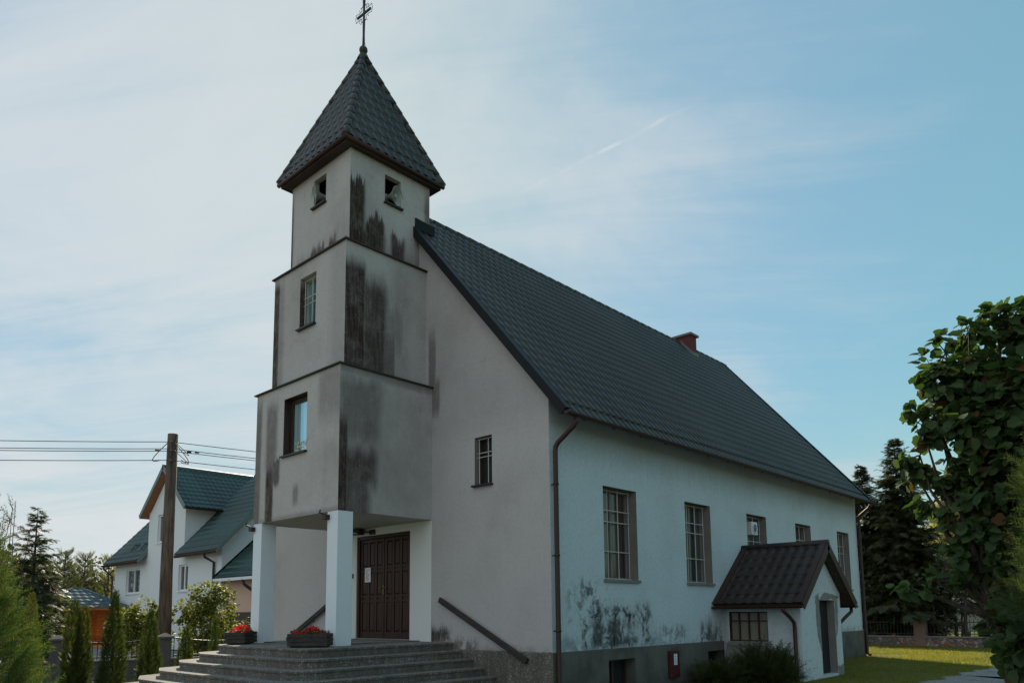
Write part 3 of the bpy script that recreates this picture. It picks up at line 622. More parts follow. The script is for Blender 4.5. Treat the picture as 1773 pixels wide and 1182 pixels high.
for i, h in enumerate(wins):
    w = window(PS, h, .30, church, (M_gl_br, M_gl_gr, M_gl_gr, M_gl_br, M_glass)[i], (.03, .33, .64, .97), (.02, .24, .365, .69, .985), revm=M_reveal, fm=M_reveal)
    if i == 2:
        f = MB(); f.box(-.20, -.04, 8.30, 8.64, 3.55, 3.90); fo = f.build('ventilator', M_fanwhite, w, 'white square ventilator with round blue fan', bevel=.01)
        f = MB(); f.lathe((-.038, 8.47, 3.725), (1, 0, 0), [(0, .13), (.02, .13), (.02, .11), (-.0, .10)], 24); f.build('fan_ring', M_fanwhite, fo)
        f = MB(); f.lathe((-.034, 8.47, 3.725), (1, 0, 0), [(0, .10), (.004, .05), (.012, .0)], 20)
        f.build('fan', M_blue, fo)
for h in bwin:
    window(lambda u, z, d: (.045-d, u, z), h, .30, church, M_glass, (.5,), (.35,), frame=.05, sill=None, gr=0, revm=None)
window(PF, (fr_w[0], fr_w[1], 4.11, 5.09), .2, church, M_glass, (.1, .62, .92), (.03, .32, .41, .97), revm=M_reveal, sill=M_iron, sillout=.08, sillh=.035, gr=.010, mull=False)

# door
dr = MB(); a, b, c, e = door
for q in ((a, a+.07, c, e), (b-.07, b, c, e), (a+.07, b-.07, e-.08, e)): dr.box(q[0], q[1], .02, .12, q[2], q[3])
do = dr.build('door', M_door, church, 'dark brown panelled double door of the porch', bevel=.006)
xm = (a+b)/2
for k, (l0, l1) in enumerate(((a+.07, xm), (xm+.004, b-.07))):
    lf = MB(); lf.box(l0, l1, .075, .115, c, e-.085)
    wd = (l1-l0-.10)/3; st = .075
    zs_ = [(c+.17, c+.80), (c+.90, c+1.47), (c+1.60, c+2.18)]
    # rails and stiles proud of the panels
    xa = [l0, l0+st] ; 
    for j in range(4): x_ = l0+.01+(l1-l0-.02-.07)*j/3; lf.box(x_, x_+.07, .055, .074, c+.005, e-.09)
    for (q0, q1) in ((c+.005, c+.15), (c+.82, c+.87), (c+.93, c+.97), (c+1.50, c+1.55), (c+1.59, c+1.63), (c+2.20, e-.09)):
        for j in range(3): x_ = l0+.01+(l1-l0-.09)*j/3+.071; lf.box(x_, l0+.01+(l1-l0-.09)*(j+1)/3-.001, .057, .074, q0, q1)
    for j in range(3):
        x_ = l0+.01+(l1-l0-.09)*j/3+.07; x2 = l0+.01+(l1-l0-.09)*(j+1)/3; m_ = .035
        for (q0, q1) in ((c+.15, c+.82), (c+.97, c+1.50), (c+1.63, c+2.20)):
            # raised field
            lf.add([(x_+.012, .0745, q0+.012), (x2-.012, .0745, q0+.012), (x2-.012, .0745, q1-.012), (x_+.012, .0745, q1-.012), (x_+m_, .056, q0+m_*1.2), (x2-m_, .056, q0+m_*1.2), (x2-m_, .056, q1-m_*1.2), (x_+m_, .056, q1-m_*1.2)], [(0, 1, 5, 4), (1, 2, 6, 5), (2, 3, 7, 6), (3, 0, 4, 7), (4, 5, 6, 7)])
    lo = lf.build('door_leaf', M_door, do)
    hs = MB()
    for z in (c+.25, c+.82, c+1.45, c+2.05): x_ = l0-.012 if k == 0 else l1+.012; hs.tube([(x_, .035, z-.055), (x_, .035, z+.055)], .011, 8)
    hs.build_each('hinge', M_brass, lo)
    if k == 0:
        hd = MB(); hd.box(l1-.052, l1-.018, .045, .0545, c+.98, c+1.20); hd.tube([(l1-.035, .05, c+1.13), (l1-.035, .0, c+1.13), (l1-.15, -.005, c+1.13)], .010, 8); hd.build('handle', M_brass, lo)
    else:
        hd = MB(); hd.tube([(l0+.04, .05, c+1.13), (l0+.04, .0, c+1.13), (l0+.14, -.005, c+1.13)], .010, 8); hd.build('handle', M_brass, lo)
mb = MB(); mb.box(a, b, -.06, .13, .99, 1.028); mb.build('threshold', M_cap, church)
# painted surround around the door, inside the porch
mb = MB(); mb.wall(lambda u, z, d: (u, -.012+d, z), -6.49, -3.277, 1.0, 3.543, [door], .012, True); mb.quad((-3.277, -.012, 1.0), (-3.277, 0, 1.0), (-3.277, 0, 3.543), (-3.277, -.012, 3.543)); mb.build('door_surround', M_pier, church, fix=False)

# tower --------------------------------------------------------------
XC = -4.8823
tower = MB(); H1, H2, H3 = 1.607, 1.393, 1.149; D1, D2, D3 = 2.338, 2.115, 1.877; Z1, Z2, Z3, Z4 = 3.544, 6.432, 9.139, 11.40; B3 = .295
def tier(name, hw, dp, back, z0, z1, m, fhole=None, shole=None, bottom=False):
    t = MB(); PFt = lambda u, z, d: (u, -dp+d, z); PSt = lambda u, z, d: (XC+hw-d, u, z)
    t.wall(PFt, XC-hw, XC+hw, z0, z1, [fhole] if fhole else [], .13 if shole else .30); t.wall(PSt, -dp, back, z0, z1, [shole] if shole else [], .13)
    t.quad((XC-hw, -dp, z0), (XC-hw, -dp, z1), (XC-hw, back, z1), (XC-hw, back, z0)); t.quad((XC-hw, back, z0), (XC-hw, back, z1), (XC+hw, back, z1), (XC+hw, back, z0))
    t.quad((XC-hw, -dp, z1), (XC+hw, -dp, z1), (XC+hw, back, z1), (XC-hw, back, z1))
    if bottom: t.quad((XC-hw, -dp, z0), (XC-hw, back, z0), (XC+hw, back, z0), (XC+hw, -dp, z0))
    return t.build(name, m, church, fix=False)
w1, w2, w3f, w3s = (-5.33, -4.43, 4.87, 6.10), (-5.19, -4.565, 7.65, 8.80), (-5.12, -4.64, 10.49, 11.15), (-.98, -.54, 10.48, 11.13)
T1 = tier('lower_tower_tier', H1, D1, 0, Z1, Z2, M_t1, w1); T2 = tier('middle_tower_tier', H2, D2, 0, Z2-.02, Z3, M_t2, w2); T3 = tier('belfry_tier', H3, D3, B3, Z3-.02, Z4, M_t3, w3f, w3s)
mb = MB(); mb.quad((XC-H1, -D1, Z1+.003), (XC+H1, -D1, Z1+.003), (XC+H1, 0, Z1+.003), (XC-H1, 0, Z1+.003)); mb.build('porch_ceiling', M_ceil, church)
def ledge(hw, dp, hi, di, z, m, parent, o=.055, th=.028, rise=.11):
    t = MB(); A = [(XC-hw-o, 0, z), (XC-hw-o, -dp-o, z), (XC+hw+o, -dp-o, z), (XC+hw+o, 0, z)]; B = [(XC-hi+.0, 0, z+rise), (XC-hi, -di, z+rise), (XC+hi, -di, z+rise), (XC+hi, 0, z+rise)]
    A2 = [(x, y, q-th) for x, y, q in A]; C = [(XC-hw+.0, 0, z-th), (XC-hw, -dp, z-th), (XC+hw, -dp, z-th), (XC+hw, 0, z-th)]
    for i in range(3): t.quad(A[i], A[i+1], B[i+1], B[i]); t.quad(A2[i], A2[i+1], A[i+1], A[i]); t.quad(C[i], C[i+1], A2[i+1], A2[i])
    t.quad(A[0], A2[0], C[0], B[0]); t.quad(A[3], A2[3], C[3], B[3]); t.build('ledge', m, parent)
ledge(H1, D1, H2, D2, Z2+.0, M_ledge2, T1); ledge(H2, D2, H3, D3, Z3, M_ledge, T2)
PT1 = lambda u, z, d: (u, -D1+d, z); PT2 = lambda u, z, d: (u, -D2+d, z)
w = window(PT1, w1, .22, T1, M_gl_sky, (), (), frame=.09, fm=M_frame, sill=M_iron, gr=0, mull=False, sillout=.07, sillh=.03, revm=M_frame)
rng = np.random.default_rng(9); k = 46; P = np.stack([rng.uniform(-5.1, -4.52, k), np.full(k, -D1+.19)-rng.uniform(0, .02, k), 4.98+rng.uniform(0, .28, k)*rng.uniform(.4, 1, k)], 1)
mm = leafmat('pale_blossom', (.45, .50, .36), (.62, .62, .46), .2); V, F = stamp(SM_T, SM_F, P, unit(rng, k), np.tile([0, -1., .2], (k, 1)), rng.uniform(.05, .1, k)); np_mesh('flower_arrangement', V, F, mm, w)
w = window(PT2, w2, .22, T2, M_gl_teal, (.06, .52, .86), (.03, .37, .50, .97), frame=.04, fm=M_white, sill=M_iron, gr=.011, mull=False, sillout=.08, sillh=.03)
mb = MB(); x0, x1, y0, y1 = XC-H3+.02, XC+H3-.132, -D3+.132, B3-.02
mb.wall(lambda u, z, d: (u, y0, z), x0, x1, 10.0, 11.38, [w3f], 0, False); mb.wall(lambda u, z, d: (x1, u, z), y0, y1, 10.0, 11.38, [w3s], 0, False)
mb.quad((x0, y0, 10), (x0, y0, 11.38), (x0, y1, 11.38), (x0, y1, 10)); mb.quad((x0, y1, 10), (x0, y1, 11.38), (x1, y1, 11.38), (x1, y1, 10)); mb.quad((x0, y0, 10), (x1, y0, 10), (x1, y1, 10), (x0, y1, 10)); mb.quad((x0, y0, 11.38), (x1, y0, 11.38), (x1, y1, 11.38), (x0, y1, 11.38)); mb.build('belfry_shade_lining', M_dark, T3, fix=False)
# the near-black lining paints the shade inside the belfry openings; sills of the openings
mb = MB(); mb.box(w3f[0]-.03, w3f[1]+.03, -D3-.07, -D3+.29, w3f[2]-.03, w3f[2]+.004); mb.box(XC+H3-.29, XC+H3+.07, w3s[0]-.03, w3s[1]+.03, w3s[2]-.03, w3s[2]+.004); mb.build_each('belfry_sill', M_ledge, T3)
# spire
YC = (B3-D3)/2; SH, ZS, ZA = 1.30, 11.37, 14.70
spire = MB(); spire.box(XC-SH+.05, XC+SH-.05, YC-SH+.05, YC+SH-.05, ZS-.035, ZS-.005)
for sx, sy in ((0, -1), (1, 0), (0, 1), (-1, 0)):
    n_ = Vector((sx, sy, 0)); t_ = Vector((-sy, sx, 0)); c_ = Vector((XC, YC, ZS+.012))+n_*(SH-.02); spire.obox(c_, t_, n_, (0, 0, 1), SH-(.0 if sx == 0 else .041), .02, .06)
sp = spire.build('spire', M_ledge, church, 'steep four-sided graphite tiled spire on the tower')
Vs, Fs, off = [], [], 0
for sx, sy in ((0, -1), (1, 0), (0, 1), (-1, 0)):
    n_ = np.array([sx, sy, 0.]); t_ = np.array([-sy, sx, 0.]); o_ = np.array([XC, YC, ZS+.07])+n_*(SH+.03)-t_*(SH+.03); up = np.array([XC, YC, ZA])-(o_+t_*(SH+.03)); Lv = np.linalg.norm(up)
    V, F = tiles(plane_P(o_, t_, up), 2*(SH+.03), Lv, wave=.225, row=.31, amp=.042, step=.014, clip=lambda v, Lv=Lv: ((SH+.03)*v/Lv, 2*(SH+.03)-(SH+.03)*v/Lv)); Vs.append(V); Fs.append(F+off); off += len(V)
np_mesh('spire_tiles', np.concatenate(Vs), np.concatenate(Fs), M_spire, sp)
for sx, sy in ((1, -1), (1, 1), (-1, 1), (-1, -1)):
    a_ = Vector((XC+sx*(SH+.035), YC+sy*(SH+.035), ZS+.07)); b_ = Vector((XC, YC, ZA+.02)); h_ = MB(); n_ = 13
    for i in range(n_):
        p0, p1 = a_.lerp(b_, i/n_), a_.lerp(b_, (i+1.12)/n_); h_.tube([p0, p1], [.082, .066], 10, True)
    h_.build('hip_cap', M_spire, sp, smooth=True)
g_ = MB()
for sx, sy in ((0, -1), (1, 0)):
    n_ = Vector((sx, sy, 0)); t_ = Vector((-sy, sx, 0)); a_ = Vector((XC, YC, ZS+.03))+n_*(SH+.03); g_.tube([a_-t_*(SH+.06), a_+t_*(SH+.06)], .05, 8)
g_.build_each('spire_gutter', M_gut, sp, smooth=True)
f_ = MB(); f_.lathe((XC, YC, ZA-.12), (0, 0, 1), [(0, .16), (.12, .11), (.2, .05), (.24, .03)], 16); f_.lathe((XC, YC, ZA+.05), (0, 0, 1), [(.10-.10*math.cos(q*math.pi/10), .10*math.sin(q*math.pi/10)) for q in range(11)], 20); bl = f_.build('finial_ball', M_moss, sp, smooth=True)
# cross with a bent-rod outline, arms running along the nave
mb = MB(); cz = ZA+.23; mb.box(XC-.019, XC+.019, YC-.019, YC+.019, cz-.03, cz+1.24)
ad = Vector((1, .05, 0)).normalized(); mb.obox((XC, YC, cz+.88), ad, (-.05, 1, 0), (0, 0, 1), .25, .018, .024)
def rod(pts, r=.0065): mb.tube([Vector((XC, YC, cz))+ad*p[0]*.68+Vector((0, 0, p[1]*.917-(.04 if p[1] > 1.2 else 0))) for p in pts], r, 5)
for s in (-1, 1):
    rod([(s*.10, .0), (s*.06, .12), (s*.05, .35), (s*.06, .72), (s*.13, .76), (s*.12, .86), (s*.20, .86), (s*.28, .87), (s*.42, .84), (s*.46, .96), (s*.42, 1.08), (s*.28, 1.05), (s*.20, 1.06), (s*.13, 1.06), (s*.12, 1.16), (s*.06, 1.2), (s*.065, 1.36), (s*.08, 1.46), (s*.03, 1.50)])
    rod([(s*.07, .76), (s*.19, .71)]); rod([(s*.07, 1.16), (s*.20, 1.21)]); rod([(s*.20, .86), (s*.26, .78)]); rod([(s*.2, 1.06), (s*.26, 1.14)])
mb.build('cross', M_iron, sp, 'dark iron cross outlined with thin bent rods')

# columns and porch
for x0, lab in ((XC+H1-.352, 'square white porch column nearest the double door'), (XC-H1+.002, 'square white porch column at the outer left of the porch')):
    mb = MB(); mb.box(x0, x0+.35, -D1+.004, -D1+.352, .93, Z1-.001); co = mb.build('porch_column', M_paint, church, lab, bevel=.008)
    br = MB(); br.box(x0-.03, x0+.09, -D1-.10, -D1-.002, Z1-.16, Z1-.07); br.tube([(x0+.03, -D1-.06, Z1-.07), (x0-.02, -D1-.16, Z1-.03), (x0+.04, -D1-.18, Z1+.01)], .016, 6); br.build('bracket', M_ledge, co)

# roof ---------------------------------------------------------------
YF, YB = -.16, L_+.10
us = (EX-XR); LEN = math.hypot(us, ZT-EZ); upR = Vector((-us, 0, ZT-EZ)).normalized(); upL = Vector((us, 0, ZT-EZ)).normalized()
rf = MB(); th = .07
for sg in (1, -1):
    ex = XR+(us if sg > 0 else -USL); nrm = Vector((sg*(ZT-EZ), 0, abs(ex-XR))).normalized()
    a_, b_ = Vector((ex, YF, EZ)), Vector((XR, YF, ZT)); q = [a_-nrm*.03, b_-nrm*.03, b_-nrm*th, a_-nrm*th]; rf.prism(q, (0, YB-YF, 0))
roof = rf.build('roof', M_soff, church, 'long steep roof of dark graphite steel tiles')
V, F = tiles(plane_P((EX+.03, YF-.02, EZ-.035), (0, 1, 0), tuple(upR)), YB-YF+.04, LEN+.03, wave=.215, row=.355, amp=.050, step=.009, nw=8); np_mesh('roof_tiles', V, F, M_roof, roof)
mb = MB(); mb.quad((XR, YF, ZT+.0), (XR, YB, ZT), (XR-USL, YB, EZ), (XR-USL, YF, EZ)); mb.build('rear_roof_slope', M_roof, roof)
mb = MB(); n_ = 40
for i in range(n_): y0 = B3+.05+(YB-B3)*i/n_; mb.tube([(XR, y0, ZT+.0), (XR, y0+(YB-B3)/n_*1.06, ZT+.0)], [.085, .075], 10)
mb.build('ridge_cap', M_roof, roof, smooth=True)
mb = MB()
for y_, sgn in ((YF, -1), (YB, 1)):
    nr = Vector((ZT-EZ, 0, us)).normalized(); a_, b_ = Vector((EX+.03, y_, EZ)), Vector((XR, y_, ZT)); d_ = nr
    q = [a_+d_*.045, b_+d_*.045, b_-d_*.10, a_-d_*.10+Vector((0, 0, -.01))]; mb.prism(q, (0, .024*sgn, 0))
    a2, b2 = a_+d_*.045, b_+d_*.045; q = [a2, b2, b2+d_*.014, a2+d_*.014]; mb.prism([p+Vector((0, .026*sgn, 0)) for p in q], (0, -.16*sgn, 0))
    nl = Vector((-(ZT-EZ), 0, USL)).normalized(); a_, b_ = Vector((XR-USL, y_, EZ)), Vector((XR, y_, ZT)); mb.prism([a_+nl*.055, b_+nl*.055, b_-nl*.21, a_-nl*.21], (0, .022*sgn, 0))
mb.build_each('verge_flashing', M_flash, roof)
mb = MB()
nR = Vector((ZT-EZ, 0, us)).normalized()
for i in range(17):
    mb = MB(); y_ = .6+i*.95; p0 = Vector((EX-.03, y_, EZ+.03*SL))-nR*.09; mb.bar(p0, p0+upR*.78, .06, .05, up=nR); mb.build('rafter_tail', M_soff, roof)
def gutter(a, b, r, m, parent, name='gutter'):
    a, b = Vector(a), Vector(b); d = (b-a).normalized(); s_ = d.cross(Vector((0, 0, 1))); g = MB(); vs = []; n_ = 10
    for rr in (r, r-.008):
        for p in (a, b):
            for k in range(n_+1): an = math.pi+math.pi*k/n_; vs.append(p+s_*math.cos(an)*rr+Vector((0, 0, math.sin(an)*rr)))
    n1 = n_+1; fs = []
    for o_ in (0, 2*n1): fs += [(o_+k, o_+k+1, o_+n1+k+1, o_+n1+k) for k in range(n_)]
    fs += [(0, n1, 3*n1, 2*n1), (n_, n1+n_, 3*n1+n_, 2*n1+n_)]
    for o_ in (0, n1): fs.append(tuple(o_+k for k in range(n1)))
    g.add(vs, fs); L = (b-a).length; k = int(L/.9)
    for i in range(k+1): p = a.lerp(b, (i+.2)/(k+1)); g.bar(p+s_*r*.98+Vector((0, 0, .006)), p-s_*r*.98+Vector((0, 0, .006)), .02, .006)
    return g.build(name, m, parent, smooth=False)
gutter((EX+.07, YF-.02, EZ-.03), (EX+.07, YB, EZ-.03), .055, M_gut, roof)
def downpipe(pts, r, m, parent, name='downpipe', zs_=()):
    g = MB(); g.tube(pts, r, 12)
    for z in zs_:
        p = pts[-2]; g.tube([(p[0], p[1], z-.02), (p[0], p[1], z+.02)], r+.008, 12); g.box(p[0]-.12, p[0], p[1]-.01, p[1]+.01, z-.01, z+.01)
    return g.build(name, m, parent, smooth=True)
downpipe([(EX+.07, .12, EZ-.10), (EX+.06, .12, EZ-.17), (EX-.0, .11, EZ-.25), (.17, .06, EZ-.50), (.115, .05, EZ-.58), (.105, .05, EZ-.66), (.105, .05, .02), (.14, .05, -.06)], .047, M_gut, church, zs_=(1.25, 2.6, 3.9))
downpipe([(EX+.07, L_-.18, EZ-.10), (EX+.06, L_-.18, EZ-.17), (EX, L_-.16, EZ-.23), (.17, L_-.06, EZ-.44), (.115, L_-.04, EZ-.52), (.105, L_-.04, EZ-.60), (.105, L_-.04, .10), (.22, L_-.04, .05)], .047, M_gut, church, zs_=(1.0, 2.4, 3.7))
ch = MB(); ch.box(-5.25, -4.18, 12.95, 13.38, 10.2, 11.40); cho = ch.build('chimney', M_brick, roof, 'red brick chimney with grey slab on the ridge')
ch = MB(); ch.box(-5.33, -4.10, 12.87, 13.46, 11.40, 11.48); ch.build('chimney_cap', M_cap, cho, bevel=.01)
ch = MB(); ch.bar((-4.6, 12.93, rz(-4.6)+.05), (-4.12, 12.93, rz(-4.12)+.07), .03, .16); ch.box(-4.16, -4.12, 12.9, 13.42, rz(-4.14)-.02, rz(-4.14)+.16); ch.build('chimney_flashing', M_cap, cho)
mb = MB(); mb.prism([(XC+H3+.01, YF+.02, rz(-3.74)+.04), (XC+H3+.03, B3+.12, rz(-3.74)+.04), (XC+H3+.03, B3+.12, rz(-3.74)+.26), (XC+H3+.01, YF+.02, rz(-3.74)+.30)], (.02, 0, 0)); mb.box(XC-H3, XC+H3+.03, B3+.005, B3+.03, 9.5, 10.2); mb.build_each('tower_flashing', M_flash, roof)

# steps --------------------------------------------------------------
st = MB(); n_ = 8; RISE = .153; TR_ = .315
for i in range(n_-1, -1, -1):
    g = TR_*i; z1_ = 1.0-RISE*i; z0_ = z1_-RISE if i < n_-1 else -.5
    xr_, xl_, yf_ = -2.60+g, -6.52-g, -3.36-g*.94; cr, cl_ = .34+g*.22, .78+g*.3
    pts = [(xr_, 0), (xr_, yf_+cr)]+[(xr_-cr+cr*math.cos(q), yf_+cr-cr*math.sin(q)) for q in (R(22), R(45), R(68))]+[(xr_-cr, yf_), (xl_+cl_, yf_), (xl_+cl_*.29, yf_+cl_*.29), (xl_, yf_+cl_), (xl_, 0)]
    lip = [(x, y) for x, y in pts]; top = [(*p, z1_+.02*(min(1, abs(p[1])/3.3) < .2)) for p in pts]
    n2 = len(pts); b0 = [(*p, z0_-.012) for p in pts]; b1 = [(*p, z1_) for p in pts]
    # riser slightly behind the nosing
    c_ = Vector((XC, 0, 0)); ins = [(p[0]+(.018 if p[0] < XC else -.018)*(1 if p[1] > -9 else 1), min(0, p[1]+.018)) for p in pts]
    va = [(*p, z0_-.012) for p in ins]+[(*p, z1_-.045) for p in ins]+[(*p, z1_-.045) for p in pts]+[(*p, z1_) for p in pts]
    fs = []
    for r_ in range(3): fs += [(r_*n2+k, r_*n2+k+1, (r_+1)*n2+k+1, (r_+1)*n2+k) for k in range(n2-1)]
    fs.append(tuple(3*n2+k for k in range(n2))); st.add(va, fs)
st.build('entrance_steps', M_terr, church, 'wide grey terrazzo steps wrapping around the porch', bevel=.012)
mb = MB(); mb.box(-6.4, -3.6, -2.2, -.05, .985, 1.021); mb.build('landing_slab', M_terr, church)
# handrails on the front wall
for (p0, p1), lab in ((((-2.93, -.09, 1.86), (-.53, -.09, .70)), 'dark wooden handrail on the front wall right of the porch'), (((-6.6, -.09, 1.98), (-8.82, -.09, .94)), 'dark wooden handrail on the front wall left of the door')):
    mb = MB(); mb.bar(p0, p1, .055, .115); hr = mb.build('handrail', M_rail, church, lab, bevel=.012)
    hb = MB()
    for t in (.12, .5, .9): q = Vector(p0).lerp(Vector(p1), t); hb.tube([q+Vector((0, 0, -.03)), q+Vector((0, .09, -.05))], .014, 6)
    hb.build_each('rail_bracket', M_iron, hr)

# annex --------------------------------------------------------------
AX, AY0, AY1, AZ = 1.92, 6.33, 8.80, 1.66; AC = 7.6; AR, AE = 3.10, 1.72
PA = lambda u, z, d: (u, AY0+d, z); PG = lambda u, z, d: (AX-d, u, z)
aw = (.20, 1.15, .86, 1.545); adr = (7.46, 8.42, .06, 1.80)
ax_ = MB(); ax_.wall(PA, .0, AX, -.1, 1.88, [aw], .14); ax_.wall(PG, AY0, AY1, -.1, adr[3], [adr], .19)
zr = lambda y: AR-.14-(AR-AE)/1.66*abs(y-AC)
ax_.poly([(AX, AY0, adr[3]), (AX, AY1, adr[3]), (AX, AY1, zr(AY1)), (AX, AC, zr(AC)), (AX, AY0, zr(AY0))]); ax_.quad((0, AY1, -.1), (0, AY1, 1.88), (AX, AY1, 1.88), (AX, AY1, -.1))
annex = ax_.build('annex', M_annex, church, 'low white side annex with brown tiled gable roof and open door', fix=False)
mb = MB(); rg = np.random.default_rng(3)
def patch(P, pts, th):
    """a ragged mend of bare cement"""
    o_ = [P(u+rg.normal(0, .012), z+rg.normal(0, .014), -th) for u, z in pts]; mb.poly(o_)
def dense(pts, n=9): return [(a_[0]+(b_[0]-a_[0])*t, a_[1]+(b_[1]-a_[1])*t) for a_, b_ in zip(pts, pts[1:]+pts[:1]) for t in np.linspace(0, 1, n)[:-1]]
patch(PG, dense([(adr[0]-.20, .95), (adr[0]-.001, .6), (adr[0]-.001, 1.8), (adr[0]-.05, 1.96), (adr[0]-.22, 1.88), (adr[0]-.26, 1.4)]), .004)
patch(PG, dense([(adr[0]-.05, 1.802), (adr[1]+.02, 1.802), (adr[1]+.28, 1.87), (adr[1]+.02, 1.93), (adr[0]+.4, 1.99)]), .005)
patch(PG, dense([(adr[1]+.001, .9), (adr[1]+.10, 1.0), (adr[1]+.20, 1.5), (adr[1]+.18, 1.85), (adr[1]+.001, 1.80)]), .003)
patch(PG, dense([(adr[1]+.001, -.05), (AY1-.003, -.05), (AY1-.003, .28), (adr[1]+.15, .22), (adr[1]+.001, .24)]), .004)
patch(PA, dense([(.05, .0), (1.2, .0), (1.25, .55), (1.2, .80), (.6, .83), (.12, .80), (.05, .6)]), .004)
mb.build_each('cement_patch', M_mend, annex, fix=False)
window(PA, aw, .10, annex, M_cream, (.0,), (), frame=.03, fm=M_frame, sill=M_mend, gr=0, mull=False, sillout=.035, sillh=.10, revm=M_frame)
mb = MB()
for t in (.25, .5, .75): mb.box(aw[0]+(aw[1]-aw[0])*t-.014, aw[0]+(aw[1]-aw[0])*t+.014, AY0+.02, AY0+.075, aw[2], aw[3])
mb.box(aw[0], aw[1], AY0+.024, AY0+.07, aw[2]+.46, aw[2]+.485); mb.build('window_grid', M_frame, annex)
mb = MB(); mb.quad((AX-.185, adr[0], .06), (AX-.185, adr[1], .06), (AX-.185, adr[1], 1.8), (AX-.185, adr[0], 1.8)); adk = mb.build('annex_doorway_shade', M_dark, annex, 'black sheet painted as the shade in the open annex doorway')  # black sheet stands for the shade inside the doorway
mb = MB(); mb.box(AX-.182, AX-.15, adr[0]+.012, adr[0]+.05, .08, 1.78); mb.build('door_frame', M_frame, adk)
mb = MB(); mb.box(AX-.18, AX-.004, adr[1]-.02, adr[1]-.002, .06, 1.8); mb.build('reveal', M_mend, adk)
RXE = 2.16; ar = MB()
for sg in (-1, 1):
    ye = AC+sg*1.66; n2 = Vector((0, sg*(AR-AE), 1.66)).normalized(); a_, b_ = Vector((.0, ye, AE)), Vector((.0, AC, AR)); ar.prism([a_-n2*.02, b_-n2*.02, b_-n2*.08, a_-n2*.08], (RXE-.02, 0, 0))
aro = ar.build('annex_roof', M_soff, annex)
LA = math.hypot(1.66, AR-AE)
Va, Fa = tiles(plane_P((.0, AC-1.68, AE-.01), (1, 0, 0), (0, 1.66, AR-AE)), RXE-.02, LA+.02, wave=.235, row=.34, amp=.03, step=.03); Vb, Fb = tiles(plane_P((.0, AC+1.68, AE-.01), (1, 0, 0), (0, -1.66, AR-AE)), RXE-.02, LA+.02, wave=.235, row=.34, amp=.03, step=.03)
np_mesh('annex_tiles', np.concatenate([Va, Vb]), np.concatenate([Fa, Fb+len(Va)]), M_brownroof, aro)
mb = MB()
for sg in (-1, 1):
    n2 = Vector((0, sg*(AR-AE), 1.66)).normalized(); a_, b_ = Vector((RXE-.02, AC+sg*1.69, AE-.03)), Vector((RXE-.02, AC, AR)); mb.prism([a_+n2*.06, b_+n2*.06+Vector((0, 0, .0)), b_-n2*.13, a_-n2*.13], (.024, 0, 0)); mb.prism([a_+n2*.06, b_+n2*.06, b_+n2*.074, a_+n2*.074], (-.13, 0, 0))
    mb.prism([Vector((.003, AC+sg*1.69, AE-.03))+n2*.055, Vector((.003, AC, AR))+n2*.055, Vector((.003, AC, AR))+n2*.07, Vector((.003, AC+sg*1.69, AE-.03))+n2*.07], (.15, 0, 0))
mb.build_each('annex_verge', M_gut, aro)
mb = MB(); mb.tube([(.0, AC, AR+.045), (RXE+.01, AC, AR+.045)], .075, 12); mb.build('annex_ridge_cap', M_brownroof, aro, smooth=True)
gutter((.02, AC-1.73, AE-.05), (RXE, AC-1.73, AE-.05), .055, M_gut, aro); gutter((RXE, AC+1.73, AE-.05), (.02, AC+1.73, AE-.05), .055, M_gut, aro)
downpipe([(1.72, AC-1.73, AE-.09), (1.72, AC-1.72, AE-.16), (1.76, AY0-.25, AE-.28), (1.80, AY0-.09, AE-.42), (1.80, AY0-.07, AE-.55), (1.80, AY0-.07, .02), (1.80, AY0-.13, -.03)], .042, M_gut, annex)
downpipe([(2.0, AC+1.73, AE-.09), (2.0, AC+1.73, AE-.2), (1.97, AY1+.1, AE-.36), (1.86, AY1+.06, AE-.5), (1.86, AY1+.06, .1), (1.86, AY1+.06, .05)], .042, M_gut, annex)
#@@OBJECTS
# ------------------------------------------------------------------ small things on and by the church
def horn(name, p, axis, label):
    t = empty(name, label, 'loudspeaker', p, 'horn loudspeakers in the belfry openings'); ax = Vector(axis).normalized(); p = Vector(p)
    h = MB(); h.lathe(p, ax, [(-.24, .05), (-.16, .06), (-.08, .10), (0, .165), (.035, .205), (.045, .212), (.046, .205), (.03, .195), (-.01, .15), (-.08, .09), (-.14, .05), (-.15, .0)], 48); h.build('bell', M_horn, t)
    c = MB(); c.lathe(p, ax, [(-.16, .02), (-.10, .055), (.0, .05), (.012, .042), (.014, .0)], 16); c.build('centre_cone', M_horn, t, smooth=True)
    c = MB(); c.lathe(p-ax*.24, ax, [(-.14, .0), (-.14, .085), (0, .085), (.02, .05)], 16); c.build('driver', M_horn, t, smooth=True)
    b = MB(); b.tube([p-ax*.2, p-ax*.2+Vector((0, 0, -.14))], .018, 6); b.tube([p-ax*.2+Vector((-.08, -.08, -.14)), p-ax*.2+Vector((.08, .08, -.14))], .018, 6); b.build('bracket', M_iron, t)
horn('horn_loudspeaker', (-5.0, -D3-.03, 10.74), (-.35, -1, -.12), 'grey horn loudspeaker in the belfry opening of the left-hand front face')
horn('horn_loudspeaker', (XC+H3+.03, -.70, 10.72), (1, .35, -.12), 'grey horn loudspeaker in the belfry opening of the right-hand face')
